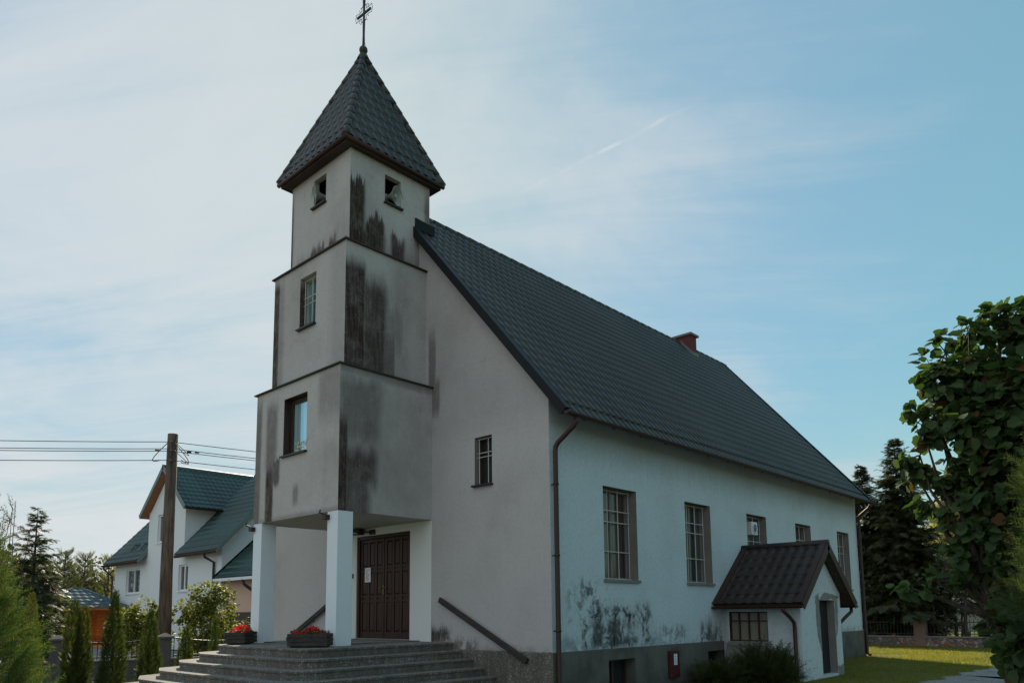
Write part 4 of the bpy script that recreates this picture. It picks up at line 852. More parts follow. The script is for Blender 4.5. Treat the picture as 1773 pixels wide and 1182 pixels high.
# floodlight over the door
t = empty('floodlight', 'dark floodlight mounted above the left leaf of the church door', 'lamp', (-5.75, -.02, 3.44))
mb = MB(); mb.box(-5.86, -5.52, -.28, -.10, 3.40, 3.53); mb.build('housing', M_sol, t, bevel=.012); mb = MB(); mb.box(-5.84, -5.54, -.286, -.281, 3.415, 3.515); mb.build('lens', M_glass, t); mb = MB(); mb.tube([(-5.5, -.16, 3.46), (-5.36, -.12, 3.44), (-5.3, -.01, 3.44)], .02, 8); mb.box(-5.40, -5.22, -.06, -.013, 3.39, 3.50); mb.build('bracket', M_sol, t)
# notice on the door leaf
t = empty('door_notice', 'white paper notice taped to the left leaf of the brown door', 'notice', (-5.58, .05, 2.33))
mb = MB(); mb.box(-5.69, -5.47, .048, .051, 2.31, 2.64); mb.build('paper', M_paper, t); mb = MB()
rg2 = random.Random(2)
for i in range(11): z = 2.60-.025*i; mb.box(-5.66, -5.66+rg2.uniform(.08, .16), .0462, .0475, z-.005, z+.003)
mb.build('text_lines', M_ink, t)
t = empty('doorbell', 'small dark button on the plaster left of the church door', 'doorbell', (-6.08, -.03, 2.42)); mb = MB(); mb.box(-6.11, -6.05, -.04, -.013, 2.42, 2.52); mb.build('housing', M_sol, t, bevel=.006); mb = MB(); mb.lathe((-6.08, -.04, 2.47), (0, -1, 0), [(0, .015), (.008, .014), (.009, 0)], 12); mb.build('button', M_paper, t)
# red meter box
t = empty('meter_box', 'red metal cabinet with a white sticker on the grey plinth', 'meter box', (.06, 3.95, .16))
mb = MB(); mb.box(.046, .13, 3.76, 4.12, .17, .735); bo = mb.build('cabinet', M_red, t, bevel=.008); mb = MB(); mb.box(.131, .137, 3.785, 4.095, .20, .71); dd = mb.build('door', M_red, t, bevel=.004)
mb = MB(); mb.box(.1375, .1395, 3.87, 4.0, .44, .67); sk = mb.build('sticker', M_paper, t); mb = MB()
for i in range(6): mb.box(.1397, .141, 3.885, 3.885+rg2.uniform(.05, .1), .645-.035*i, .655-.035*i)
mb.build('sticker_print', M_ink, sk); mb = MB(); mb.lathe((.137, 3.83, .41), (1, 0, 0), [(0, .014), (.015, .012), (.016, 0)], 10); mb.build('lock', M_brass, dd)
# planters
def planter(cx_, cy_, ang, label, seed):
    t = empty('flower_planter', label, 'planter', (cx_, cy_, 1.0), 'flower planters on the landing'); u = Vector((math.cos(ang), math.sin(ang), 0)); v = Vector((-u.y, u.x, 0)); z = Vector((0, 0, 1)); c = Vector((cx_, cy_, 1.006)); hl, hw = .36, .21
    b = MB()
    for k in range(3):
        zc = .055+.075*k; j = .004*(k % 2)
        b.obox(c+v*(hw-.015)+z*zc, u, v, z, hl+j, .017, .035); b.obox(c-v*(hw-.015)+z*zc, u, v, z, hl+j, .017, .035); b.obox(c+u*(hl-.015)+z*zc, u, v, z, .017, hw-.034, .035); b.obox(c-u*(hl-.015)+z*zc, u, v, z, .017, hw-.034, .035)
    b.obox(c+z*.01, u, v, z, hl-.04, hw-.04, .008); b.build('box', M_planter, t, bevel=.005)
    b = MB(); b.obox(c+z*.19, u, v, z, hl-.034, hw-.034, .01); b.build('soil', M_soil, t)
    rng = np.random.default_rng(seed); k = 520; a_ = rng.uniform(-1, 1, k); w_ = rng.uniform(-1, 1, k); hgt = (.10+.05*np.sin(a_*5+seed))*(1-.5*a_**2)*(1-.5*w_**2)
    base = np.array(c)+np.outer(a_*(hl-.05), u)+np.outer(w_*(hw-.03), v); P = base+np.outer(.2+hgt*rng.uniform(.75, 1.2, k), z)
    V, F = stamp(SM_T, SM_F, P, unit(rng, k)+np.array([0, 0, .25]), unit(rng, k)+np.array([0, 0, 1]), rng.uniform(.035, .06, k)); np_mesh('flowers', V, F, M_petal, t)
    k = 200; a_ = rng.uniform(-1, 1, k); w_ = rng.uniform(-1, 1, k); P = np.array(c)+np.outer(a_*(hl-.05), u)+np.outer(w_*(hw-.03), v)+np.outer(.18+.09*rng.uniform(0, 1, k), z); V, F = stamp(SM_T, SM_F, P, unit(rng, k)+np.array([0, 0, .4]), unit(rng, k)+np.array([0, 0, 1]), rng.uniform(.05, .09, k)); np_mesh('leaves', V, F, M_pleaf, t)
planter(-3.33, -2.83, R(42), 'dark plank planter of red flowers in front of the column by the door', 1)
planter(-6.02, -2.78, R(-47), 'dark plank planter of red flowers in front of the outer left column', 2)
# junipers under the annex window
JT = frond_T(6, 42, .05, .34, .45)
def juniper(base, h, r, seed, label, n=700): 
    rng = np.random.default_rng(seed); t = plant('juniper_shrub', label, 'shrub', base, 'spreading shrubs by the annex'); b = np.array(base, float)
    an = rng.uniform(0, 6.28, n); el = rng.uniform(.15, 1.45, n); q = rng.uniform(.2, 1, n); L = (.5+.5*rng.uniform(0, 1, n)); o = np.stack([np.cos(an)*np.cos(el)*r, np.sin(an)*np.cos(el)*r, np.sin(el)*h], 1)
    P = b+o*(q*L)[:, None]; D = o+np.array([0, 0, .1])+rng.normal(0, .15, (n, 3)); V, F = stamp(*JT, P, D, np.array([0, 0, 1])+rng.normal(0, .35, (n, 3)), rng.uniform(.22, .42, n)); np_mesh('crown', V, F, M_jun, t)
    mb = MB()
    for i in range(9): mb.tube([b, b+o[i]*.5*L[i], b+o[i]*.9*L[i]+np.array([0, 0, -.05])], [.015, .011, .004], 5)
    mb.build('stems', M_bark, t)
juniper((1.15, 5.55, 0), .78, .75, 1, 'dark spreading juniper right under the annex window'); juniper((1.72, 5.55, 0), .74, .55, 2, 'dark spreading juniper by the annex downpipe', 520)
juniper((.75, 4.75, 0), .48, .6, 3, 'low dark juniper in front of the second basement window', 450)
t = plant('fern', 'tall fern with arching fronds beside the red cabinet', 'fern', (.5, 4.5, 0)); rng = np.random.default_rng(8); k = 16; an = rng.uniform(0, 6.28, k); V, F = stamp(*frond_T(12, 62, .03, .22, .35), np.tile([.5, 4.35, .0], (k, 1)), np.stack([np.cos(an)*.35, np.sin(an)*.35, np.ones(k)], 1), np.stack([-np.cos(an), -np.sin(an), np.ones(k)*.5], 1), rng.uniform(.5, .72, k)); np_mesh('fronds', V, F, M_jun, t)

# ------------------------------------------------------------------ right side: stone wall, trees, vehicles
WY = 24.45
t = empty('stone_wall', 'low fieldstone wall with iron railing and brick pillars behind the lawn', 'wall', (0, WY, 0))
mb = MB(); mb.box(-9, 9, WY, WY+.35, -.1, .36); mb.build('wall_base', M_stone, t); mb = MB(); mb.box(-9, 9, WY-.03, WY+.38, .36, .42); mb.build('coping', M_cap, t, bevel=.01)
M_pil = mat('red_brick_pillar', (.2, .1, .08), .9, fn=brickfn((.21, .13, .115), (.17, .11, .10), (.16, .14, .13), 4))
pxs = (-5.2, -.42, 2.35, 6.6)
for x in pxs:
    mb = MB(); mb.box(x-.22, x+.22, WY-.035, WY+.395, -.1, 1.08); po = mb.build('pillar', M_pil, t); mb = MB(); mb.box(x-.29, x+.29, WY-.1, WY+.46, 1.08, 1.16); mb.add([(x-.29, WY-.1, 1.16), (x+.29, WY-.1, 1.16), (x+.29, WY+.46, 1.16), (x-.29, WY+.46, 1.16), (x, WY+.18, 1.27)], [(0, 1, 4), (1, 2, 4), (2, 3, 4), (3, 0, 4)]); mb.build('pillar_cap', M_cap, po)
for x0, x1 in zip((-9,)+pxs, pxs+(9,)):
    mb = MB(); x0 += .22; x1 -= .22
    for z in (.50, .98): mb.box(x0, x1, WY+.165, WY+.195, z, z+.03)
    for x in np.linspace(x0, x1, max(2, int((x1-x0)/.13)))[1:-1]: mb.box(x-.009, x+.009, WY+.17, WY+.19, .47, 1.12)
    mb.build('railing', M_iron, t)
# white van
def van(c, ang, label):
    t = empty('parked_van', label, 'van', c); u = Vector((math.cos(ang), math.sin(ang), 0)); v = Vector((-u.y, u.x, 0)); c = Vector(c); T = lambda a, b, z: c+u*a+v*b+Vector((0, 0, z))
    prof = [(-2.5, .35), (2.55, .35), (2.6, .95), (2.35, 1.15), (1.75, 1.9), (1.5, 2.05), (-2.4, 2.08), (-2.52, 1.9)]
    b = MB(); b.prism([T(p[0], -.95, p[1]) for p in prof], v*1.9); bo = b.build('body', M_van, t, bevel=.05)
    for sg in (-1, 1):
        for (x0, x1) in ((-2.2, -.95), (-.8, .3), (.45, 1.2)):
            g = MB(); q = sg*.955; g.prism([T(x0, q, 1.28), T(x1, q, 1.28), T(x1-(.0 if x1 < 1 else .05), q, 1.82), T(x0, q, 1.82)], v*sg*.012); g.build('window', M_hglass, t)
    g = MB(); g.quad(T(2.36, -.82, 1.19), T(2.36, .82, 1.19), T(1.80, .78, 1.86), T(1.80, -.78, 1.86)); g.build('windscreen', M_hglass, t)
    for x in (-1.6, 1.6):
        for sg in (-1, 1): w = MB(); w.lathe(T(x, sg*.80, .34), v*sg, [(0, .0), (0, .34), (.17, .34), (.19, .30), (.17, .2), (.17, 0)], 20); w.build('wheel', M_tyre, t)
    for sg in (-1, 1): h = MB(); h.obox(T(2.59, sg*.72, .82), u, v, (0, 0, 1), .03, .16, .09); h.build('headlight', M_pvc, t)
van((-1.4, 34.4, 0), R(8), 'white van parked behind the stone wall among the trunks')
def car(c, ang, label):
    t = empty('parked_car', label, 'car', c); u = Vector((math.cos(ang), math.sin(ang), 0)); v = Vector((-u.y, u.x, 0)); c = Vector(c); T = lambda a, b, z: c+u*a+v*b+Vector((0, 0, z))
    b = MB(); b.prism([T(p[0], -.82, p[1]) for p in [(-2, .28), (2.05, .28), (2.08, .65), (1.95, .82), (1.0, .95), (-1.9, 1.0), (-2.05, .8)]], v*1.64); b.build('body', M_car, t, bevel=.06)
    b = MB(); b.prism([T(p[0], -.70, p[1]) for p in [(1.0, .95), (.35, 1.42), (-1.2, 1.45), (-1.85, .99)]], v*1.4); ca = b.build('cabin', M_hglass, t, bevel=.05); b = MB(); b.prism([T(p[0], -.69, p[1]) for p in [(.30, 1.43), (-1.15, 1.462), (-1.15, 1.48), (.25, 1.46)]], v*1.38); b.build('roof', M_car, ca)
    for x in (-1.25, 1.3):
        for sg in (-1, 1): w = MB(); w.lathe(T(x, sg*.68, .31), v*sg, [(0, 0), (0, .31), (.15, .31), (.17, .27), (.15, .18), (.15, 0)], 18); w.build('wheel', M_tyre, t)
car((-4.6, 33.6, 0), R(5), 'turquoise car parked behind the stone wall by the church corner')
# conifers and trees behind the church
spruce((-1.35, 26.2, 0), 9.3, 3.0, 11, 'tall dark spruce right of the church roof, the taller of two', levels=40, dens=1.55, z0=.17, group='spruces behind the church')
spruce((-3.0, 26.6, 0), 8.35, 2.5, 12, 'slightly lower dark spruce touching the end of the church roof', levels=38, dens=1.5, z0=.16, group='spruces behind the church')
spruce((-2.3, 28.9, 0), 8.0, 2.6, 14, 'dark spruce filling the gap between the two taller spruces', levels=34, dens=1.4, z0=.12, group='spruces behind the church')
spruce((-6.6, 27.4, 0), 8.2, 2.5, 15, 'dark spruce hidden behind the church, added to shade the lawn', levels=30, dens=1.3, z0=.14, group='spruces behind the church')  # out of view, added for its shadow on the far lawn
spruce((1.9, 28.6, 0), 4.3, 1.4, 13, 'low dark spruce partly behind the broad-leaved tree', levels=22, dens=1.2, z0=.1, group='spruces behind the church')
rng = np.random.default_rng(21)
broad((-1.3, 37, 0), 8, [(-1.6, 37, 6.2, 1.3, 1.5), (-.4, 37.2, 7.2, 1.2, 1.4), (.5, 37, 5.5, 1.3, 1.4), (-.7, 36.6, 4.3, 1.4, 1.0)], 22, 'pale sunlit deciduous tree glowing between spruce and broad-leaved tree', M_birch, n=7000, size=.20, trunkr=.13, name='deciduous_tree', clump=20)
broad((2.2, 33, 0), 7, [(2.0, 33, 5.2, 1.3, 1.5), (3.0, 33.5, 4.4, 1.2, 1.2), (1.5, 32.6, 3.6, 1.1, .9)], 23, 'dull green deciduous tree behind the broad-leaved tree', M_shrub, n=3600, size=.2, trunkr=.11, name='deciduous_tree', clump=20)
broad((-.4, 30.8, 0), 4, [(-1.3, 30.5, 3.4, .9, .8), (-.4, 30.9, 3.9, .8, .7), (.5, 31, 3.0, .9, .7), (-2.0, 30.4, 2.3, .8, .7)], 25, 'dark green bushy tree between the tall spruce and the broad-leaved tree', M_spruce, n=2600, size=.17, trunkr=.08, name='deciduous_tree', clump=14)
broad((.15, 29, 0), 4, [(.1, 29, 3.2, .7, .6), (.6, 29.2, 2.8, .6, .5)], 24, 'small rusty-leaved tree above the white van', M_rust, n=700, size=.14, trunkr=.06, name='deciduous_tree')
for i, (x, y, hh) in enumerate(((-2.6, 25.9, 3.2), (-.15, 25.6, 3.0), (.25, 25.7, 3.0), (1.05, 25.5, 3.2))):
    t = plant('young_tree', ('slim dark trunk left of the brick pillar, under the spruces', 'thin dark trunk just right of the brick pillar', 'thin dark trunk, the second right of the brick pillar', 'dark trunk in front of the white van, right of the thin pair')[i], 'tree', (x, y, 0), 'trunks behind the stone wall'); mb = MB(); rng = np.random.default_rng(30+i); limb(mb, (x, y, 0), (x+.1, y, hh), .085 if i in (0, 3) else .05, .035, rng, 7, .05)
    for q in range(7): z = rng.uniform(1.2, hh); an = rng.uniform(0, 6.28); limb(mb, (x, y, z), (x+math.cos(an)*.8, y+math.sin(an)*.8, z+rng.uniform(-.2, .6)), .02, .006, rng, 5)
    mb.build('trunk', M_bark, t, smooth=True); k = 420; P = np.array([x, y, hh*.86])+rng.normal(0, 1, (k, 3))*np.array([.55, .55, .45]); V, F = stamp(LEAF_T, LEAF_F, P, unit(rng, k), unit(rng, k)+np.array([0, 0, 1]), rng.uniform(.1, .2, k)); np_mesh('crown', V, F, M_spruce, t)
# far trees that close the view on the right
for i, (x, y, s) in enumerate(((-7, 52, 1.1), (-3.2, 55, 1.3), (2, 52, 1.15), (6, 50, 1.25), (10, 46, 1.1), (12, 38, 1.2), (9, 30, .9))):
    broad((x, y, 0), 7*s, [(x-.9*s, y, 3.9*s, 1.5*s, 1.5*s), (x+.9*s, y, 4.3*s, 1.6*s, 1.6*s), (x, y-.5, 5.6*s, 1.4*s, 1.3*s), (x, y-.6, 2.5*s, 1.7*s, 1.2*s)], 40+i, ('dark green tree far behind the church, behind the turquoise car', 'broad green tree far beyond the spruces', 'far green tree behind the white van', 'far green tree right of the white van', 'far tree at the right, past the stone wall', 'green tree hidden behind the broad-leaved tree at the right', 'small tree behind the broad-leaved tree near the stone wall')[i], (M_birch, M_shrub, M_spruce, M_shrub, M_spruce, M_shrub, M_spruce)[i], n=2600, size=.34, trunkr=.16, name='deciduous_tree', group='far trees right of the church', clump=18)

# big-leaved tree at the right edge
bl = [(6.68, -1.54, 4.06, .20, .22), (6.80, -1.45, 4.32, .16, .2), (7.02, -1.40, 4.46, .2, .16), (7.28, -1.40, 4.56, .2, .2), (7.60, -1.35, 4.38, .3, .24), (7.95, -1.3, 4.2, .4, .35), (6.92, -1.45, 3.98, .3, .26), (7.22, -1.40, 4.06, .34, .3), (6.66, -1.50, 3.62, .24, .24), (7.05, -1.42, 3.52, .36, .32), (7.5, -1.35, 3.65, .45, .42),
      (6.50, -1.56, 3.22, .17, .2), (6.62, -1.5, 2.95, .2, .2), (6.88, -1.47, 2.98, .28, .3), (7.28, -1.41, 2.85, .42, .42), (6.80, -1.52, 2.48, .2, .22), (7.08, -1.45, 2.36, .3, .3), (7.5, -1.3, 2.3, .45, .45), (6.44, -1.57, 3.02, .13, .15), (6.80, -1.5, 2.12, .2, .2), (6.58, -1.52, 2.7, .18, .18), (6.55, -1.52, 3.45, .15, .16), (7.0, -1.47, 1.86, .24, .22), (7.35, -1.4, 1.62, .36, .34), (7.3, -1.40, 1.15, .3, .3), (7.6, -1.35, .95, .35, .3), (6.34, -1.62, 1.80, .15, .07), (6.58, -1.58, 1.86, .17, .09), (6.8, -1.55, 1.84, .15, .08), (7.3, -1.2, 3.1, .4, .5), (7.35, -1.9, 1.3, .3, .34), (7.75, -2.0, 1.0, .36, .36), (7.16, -1.5, .6, .24, .25), (7.5, -1.8, .45, .4, .3), (8.0, -1.9, 1.5, .4, .4)]
broad((7.35, -1.2, 0), 4.6, bl, 51, 'broad-leaved tree with large dark heart-shaped leaves at the right edge', M_big, n=11000, size=.108, T=(BLEAF_T, BLEAF_F), trunkr=.07, name='broadleaf_tree', shell=.25, clump=11, droop=.45, stems=[(-.2, -.1), (.12, .1), (0, -.25)])
CY = frond_T(11, 40, .026, .28, .55)
thuja((8.06, -2.75, 0), 3.7, .56, 61, 'feathery green cypress hanging into the right edge before the broad leaves', M_cypressd, n=4200, size=.34, shape=.55, name='cypress_bush', fr=CY, spread=1.15, droop=.5, zlo=1.35)
# near cypress at the left edge
thuja((1.62, -8.98, 0), 2.35, .62, 62, 'bright feathery green cypress filling the lower left corner', M_cypress, n=3600, size=.30, shape=.62, name='cypress_bush', fr=frond_T(11, 40, .022, .26, .42), spread=1.3, droop=.4)
t = plant('bare_bush', 'thin brownish bush with bare twig tips at the left edge', 'shrub', (-1.0, -8.6, 0)); rng = np.random.default_rng(63); mb = MB(); P, D = [], []
for i in range(46):
    b_ = np.array([-1.05+rng.normal(0, .15), -8.36+rng.normal(0, .12), 0]); tip = b_+np.array([rng.normal(-.05, .30), rng.normal(-.1, .30), rng.uniform(1.6, 3.05)]); pts = limb(mb, b_, tip, .014, .003, rng, 6, .12, 4)
    for s_ in np.linspace(.35, 1, 16): q = b_+(tip-b_)*s_; P.append(q+rng.normal(0, .02, 3)); D.append((tip-b_)/np.linalg.norm(tip-b_)*.6+rng.normal(0, .6, 3))
mb.build('stems', M_bark, t); V, F = stamp(*frond_T(6, 40, .035, .26, .15), np.array(P), np.array(D), unit(rng, len(P)), rng.uniform(.12, .26, len(P))); np_mesh('foliage', V, F, M_dry, t)

# ------------------------------------------------------------------ left side
spruce((-20.4, -2.9, -.34), 5.65, 1.75, 71, 'dark spruce with open bluish tip left of the gazebo', levels=22, dens=.85, z0=.1, m=M_spruceb)
G0 = -.34
thuja((-12.75, -4.85, G0), 2.55, .28, 81, 'short yellow-green thuja left of the fence pillar', M_thujay, n=1500, size=.17, shape=.5, group='columnar thujas along the fence')
thuja((-12.42, -3.86, G0), 2.40, .29, 82, 'dark columnar thuja with a forked tip in front of the gazebo', M_thuja, n=2600, size=.17, shape=.42, tops=[(-.05, -.09, 2.40, .26), (.05, .11, 2.22, .22)], group='columnar thujas along the fence')
thuja((-12.12, -3.12, G0), 2.62, .31, 83, 'tallest dark columnar thuja with a thin pointed tip', M_thuja, n=2600, size=.17, shape=.62, group='columnar thujas along the fence')
thuja((-11.87, -2.30, G0), 2.12, .30, 84, 'dark pointed thuja left of the utility pole', M_thuja, n=2200, size=.17, shape=.6, group='columnar thujas along the fence')
thuja((-11.54, -1.50, G0), 1.66, .24, 85, 'small dark thuja just right of the utility pole', M_thuja, n=1700, size=.15, shape=.55, group='columnar thujas along the fence')
thuja((-11.25, -.84, G0), 1.95, .17, 86, 'slim dark thuja next to the church steps', M_thuja, n=1300, size=.14, shape=.5, group='columnar thujas along the fence')
# fence with pillars
fa, fb, fc = np.array([-16.37, -3.2]), np.array([-15.45, -.45]), np.array([-14.45, 2.4])
t = empty('iron_fence', 'low fence of black iron panels between dark concrete pillars by the thujas', 'fence', (-15.45, -.45, G0))
fd = (fb-fa)/np.linalg.norm(fb-fa); fn_ = np.array([-fd[1], fd[0]])
mb = MB(); A = fa-fd*.3; B = fc+fd*1.5; mb.obox((*((A+B)/2), -.06), (*fd, 0), (*fn_, 0), (0, 0, 1), np.linalg.norm(B-A)/2, .11, .30); mb.build('wall_base', M_darkconc, t)
mb = MB(); mb.obox((*((A+B)/2), .262), (*fd, 0), (*fn_, 0), (0, 0, 1), np.linalg.norm(B-A)/2, .15, .022); mb.build('coping', M_cap, t)
for p in (fa, fb, fc):
    mb = MB(); mb.obox((*p, .27), (*fd, 0), (*fn_, 0), (0, 0, 1), .18, .18, .62); po = mb.build('pillar', M_darkconc, t); mb = MB(); mb.obox((*p, .91), (*fd, 0), (*fn_, 0), (0, 0, 1), .24, .24, .03); mb.add([(*(p+fd*i*.24+fn_*j*.24), .94) for i, j in ((-1, -1), (1, -1), (1, 1), (-1, 1))]+[(*p, 1.06)], [(0, 1, 4), (1, 2, 4), (2, 3, 4), (3, 0, 4)]); mb.build('pillar_cap', M_darkconc, po)
for p, q in ((fa, fb), (fb, fc)):
    mb = MB(); a_, b_ = p+fd*.26, q-fd*.26; n_ = 19; zt_ = lambda s_: .90-.13*math.sin(math.pi*s_)
    ptsu = [(*(a_+(b_-a_)*s_), zt_(s_)) for s_ in np.linspace(0, 1, 13)]; mb.tube(ptsu, .022, 6)
    mb.tube([(*a_, .36), (*b_, .36)], .018, 6)
    for s_ in np.linspace(0, 1, n_): q_ = a_+(b_-a_)*s_; mb.tube([(*q_, .285), (*q_, zt_(s_)+.06)], .013, 5)
    mb.build('panel', M_iron, t)
# utility pole with wires
PXp, PYp = -17.3, .25
t = empty('utility_pole', 'weathered brown utility pole with cable loops in front of the house', 'utility pole', (PXp, PYp, G0))
mb = MB(); mb.tube([(PXp-.02, PYp+.05, G0), (PXp-.01, PYp, 3), (PXp, PYp, 7.85)], [.22, .20, .17], 14); mb.build('shaft', M_pole, t, smooth=True)
wd = np.array([1.4, 2.65, 0]); wd /= np.linalg.norm(wd); side = np.array([wd[1], -wd[0], 0])
zw = (7.50, 7.26, 7.18, 6.86); top = np.array([PXp, PYp, 0])
for z in (7.50, 7.22, 6.86):
    mb = MB(); mb.tube([top+side*.18+np.array([0, 0, z]), top+side*.36+np.array([0, 0, z])], .02, 6); mb.lathe(top+side*.36+np.array([0, 0, z-.05]), (0, 0, 1), [(0, .03), (.02, .055), (.06, .055), (.09, .03), (.1, 0)], 12); mb.build('insulator', M_porc, t)
mb = MB()
for sg, z0_, z1_ in ((1, 7.46, 6.80), (1, 7.2, 6.9), (-1, 7.46, 6.84), (1, 7.5, 7.2)):
    pts = []
    for s_ in np.linspace(0, 1, 12): pts.append(top+side*.37+wd*sg*(.12+.34*math.sin(math.pi*s_)+.2*s_)+np.array([0, 0, z0_+(z1_-z0_)*s_-.28*math.sin(math.pi*s_)]))
    mb.tube(pts, .014, 5)
for s_ in (-.5, .5, .75): mb.lathe(top+side*.37+wd*s_+np.array([0, 0, 7.18]), tuple(wd), [(0, 0), (0, .03), (.14, .03), (.14, 0)], 8)
mb.build('cable_loop', M_wire, t)
for i, z in enumerate(zw):
    mb = MB(); c0 = top+side*.37
    for L in (-34, 34):
        pts = []
        for s_ in np.linspace(0, 1, 22): pts.append(c0+wd*L*s_+np.array([0, 0, z-1.15*4*s_*(1-s_)*(.5 if L < 0 else .52)-(.0)]))
        mb.tube(pts, .013, 5)
    single(mb, 'power_line', M_wire, ('topmost overhead wire on the utility pole', 'upper wire of the close middle pair on the utility pole', 'lower wire of the close middle pair on the utility pole', 'lowest overhead wire on the utility pole')[i], 'power line', 'overhead wires at the utility pole')

# house ---------------------------------------------------------------
house = empty('house', 'white two-storey house with green tiled roofs and a front gable', 'house', (-37, 8, G0)); HY = 8.0
PH = lambda u, z, d: (u, HY+d, z)
wg1, wg2, wu = (-42.64, -40.35, 2.99, 4.55), (-34.7, -33.45, 2.96, 4.45), (-37.95, -36.25, 5.97, 7.66)
mb = MB(); mb.wall(PH, -44.6, -29.4, G0, 5.15, [wg1, wg2], .3); mb.wall(PH, -44.6, -39.3, 5.15, 5.38, [], .3); mb.wall(PH, -34.08, -29.4, 5.15, 5.38, [], .3); mb.wall(PH, -39.3, -34.08, 5.15, 7.75, [wu], .3); mb.poly([(-39.3, HY, 7.75), (-34.08, HY, 7.75), (-36.55, HY, 10.15)])
mb.quad((-34.08, HY, 5.15), (-34.08, HY+7, 5.15), (-34.08, HY+7, 8.1), (-34.08, HY, 8.1)); mb.quad((-39.3, HY, 5.15), (-39.3, HY, 8.1), (-39.3, HY+7, 8.1), (-39.3, HY+7, 5.15))
mb.poly([(-29.4, HY, G0), (-29.4, HY+9, G0), (-29.4, HY+9, 5.15), (-29.4, HY+4.5, 9.8), (-29.4, HY, 5.05)]); mb.quad((-44.6, HY, G0), (-44.6, HY, 5.15), (-44.6, HY+9, 5.15), (-44.6, HY+9, G0)); mb.build('wall', M_hwall, house, fix=False)
def hwin(h, n, P=PH, parent=house):
    a, b, c, e = h; f = MB(); D0, D1_ = .10, .18
    def bx(u0, u1, z0, z1, m_=f, d0=D0, d1=D1_):
        p0, p1 = P(u0, z0, d0), P(u1, z1, d1); m_.box(*sum(([min(p0[i], p1[i]), max(p0[i], p1[i])] for i in range(3)), []))
    bx(a, a+.09, c, e); bx(b-.09, b, c, e); bx(a+.09, b-.09, c, c+.09); bx(a+.09, b-.09, e-.09, e)
    for k in range(1, n): u = a+(b-a)*k/n; bx(u-.06, u+.06, c+.09, e-.09)
    w = f.build('window', M_pvc, parent); g = MB(); g.quad(P(a, c, .16), P(b, c, .16), P(b, e, .16), P(a, e, .16)); g.build('pane', M_hglass, w)
    s_ = MB(); bx(a-.05, b+.05, c-.07, c+.002, s_, -.07, .1); s_.build('sill', M_pvc, w)
    r_ = MB(); 
    for k in range(n): u0 = a+(b-a)*(k+.55)/n; r_.quad(P(u0, c+.12, .155), P(a+(b-a)*(k+1)/n-.07, c+.12, .155), P(a+(b-a)*(k+1)/n-.07, e-.1, .155), P(u0, e-.1, .155))
    r_.build('curtain', M_gl_gr, w)
hwin(wg1, 2); hwin(wg2, 2); hwin(wu, 2)
# main roof: two slopes, interrupted by the gable wing
hs = 1.09; ey = HY-.55; ez = 4.98; ridge_y = HY+4.5; rz_ = ez+(ridge_y-ey)*hs; Lh = math.hypot(ridge_y-ey, rz_-ez)
hr = MB()
for x0, x1 in ((-45.15, -39.3), (-34.08, -28.85)):
    hr.prism([(x0, ey, ez-.02), (x0, ridge_y, rz_-.02), (x0, ridge_y, rz_-.24), (x0, ey, ez-.20)], (x1-x0, 0, 0)); hr.prism([(x0, ridge_y+5, ez-.02), (x0, ridge_y, rz_-.02), (x0, ridge_y, rz_-.24), (x0, ridge_y+5, ez-.2)], (x1-x0, 0, 0))
ho = hr.build('roof', M_orange, house, 'green steel tile roof with orange soffits')
Vs, Fs, off = [], [], 0
for x0, x1 in ((-45.2, -39.3), (-34.08, -28.8)):
    V, F = tiles(plane_P((x0, ey-.04, ez-.03), (1, 0, 0), (0, ridge_y-ey, rz_-ez)), x1-x0, Lh, wave=.32, row=.44, amp=.06, step=.03, nw=6); Vs.append(V); Fs.append(F+off); off += len(V)
dx, dz0, dzp, ov = -36.55, 7.68, 10.42, 3.27; yd0 = HY-.42
for sg in (1, -1):
    V, F = tiles(plane_P((dx+sg*ov, yd0, dz0), (0, 1, 0), (-sg*ov, 0, dzp-dz0)), 8.5, math.hypot(ov, dzp-dz0), wave=.32, row=.44, amp=.06, step=.03, nw=6); Vs.append(V); Fs.append(F+off); off += len(V)
np_mesh('roof_tiles', np.concatenate(Vs), np.concatenate(Fs), M_green, ho)
gr = MB()
for sg in (1, -1):
    n2 = Vector((sg*(dzp-dz0), 0, ov)).normalized(); a_, b_ = Vector((dx+sg*ov, yd0+.02, dz0)), Vector((dx, yd0+.02, dzp)); gr.prism([a_-n2*.03, b_-n2*.03, b_-n2*.14, a_-n2*.14], (0, 8.3, 0))
gr.build('gable_roof_deck', M_orange, ho)
gr = MB()
for sg in (1, -1):
    n2 = Vector((sg*(dzp-dz0), 0, ov)).normalized(); a_, b_ = Vector((dx+sg*ov, yd0-.02, dz0)), Vector((dx, yd0-.02, dzp)); gr.prism([a_+n2*.10, b_+n2*.10, b_-n2*.16, a_-n2*.16], (0, .035, 0))
for x in (-28.8, -39.32): gr.prism([(x, ey-.05, ez+.08), (x, ridge_y, rz_+.08), (x, ridge_y, rz_-.26), (x, ey-.05, ez-.24)], (-.04 if x > -30 else .03, 0, 0))
gr.tube([(dx, yd0-.02, dzp+.06), (dx, yd0+8.4, dzp+.06)], .11, 8); gr.build_each('verge_flashing', M_htrim, ho)
gutter((-28.85, ey-.10, ez-.08), (-34.1, ey-.10, ez-.08), .09, M_iron, ho); gutter((-39.4, ey-.10, ez-.08), (-45.2, ey-.10, ez-.08), .09, M_iron, ho); gutter((dx+ov+.08, yd0, dz0-.04), (dx+ov+.08, yd0+6, dz0-.04), .09, M_iron, ho)
downpipe([(-45.0, ey-.1, ez-.1), (-45.0, ey, ez-.35), (-44.75, HY-.1, ez-.8), (-44.72, HY-.1, 0), (-44.72, HY-.1, -.3)], .065, M_iron, house)
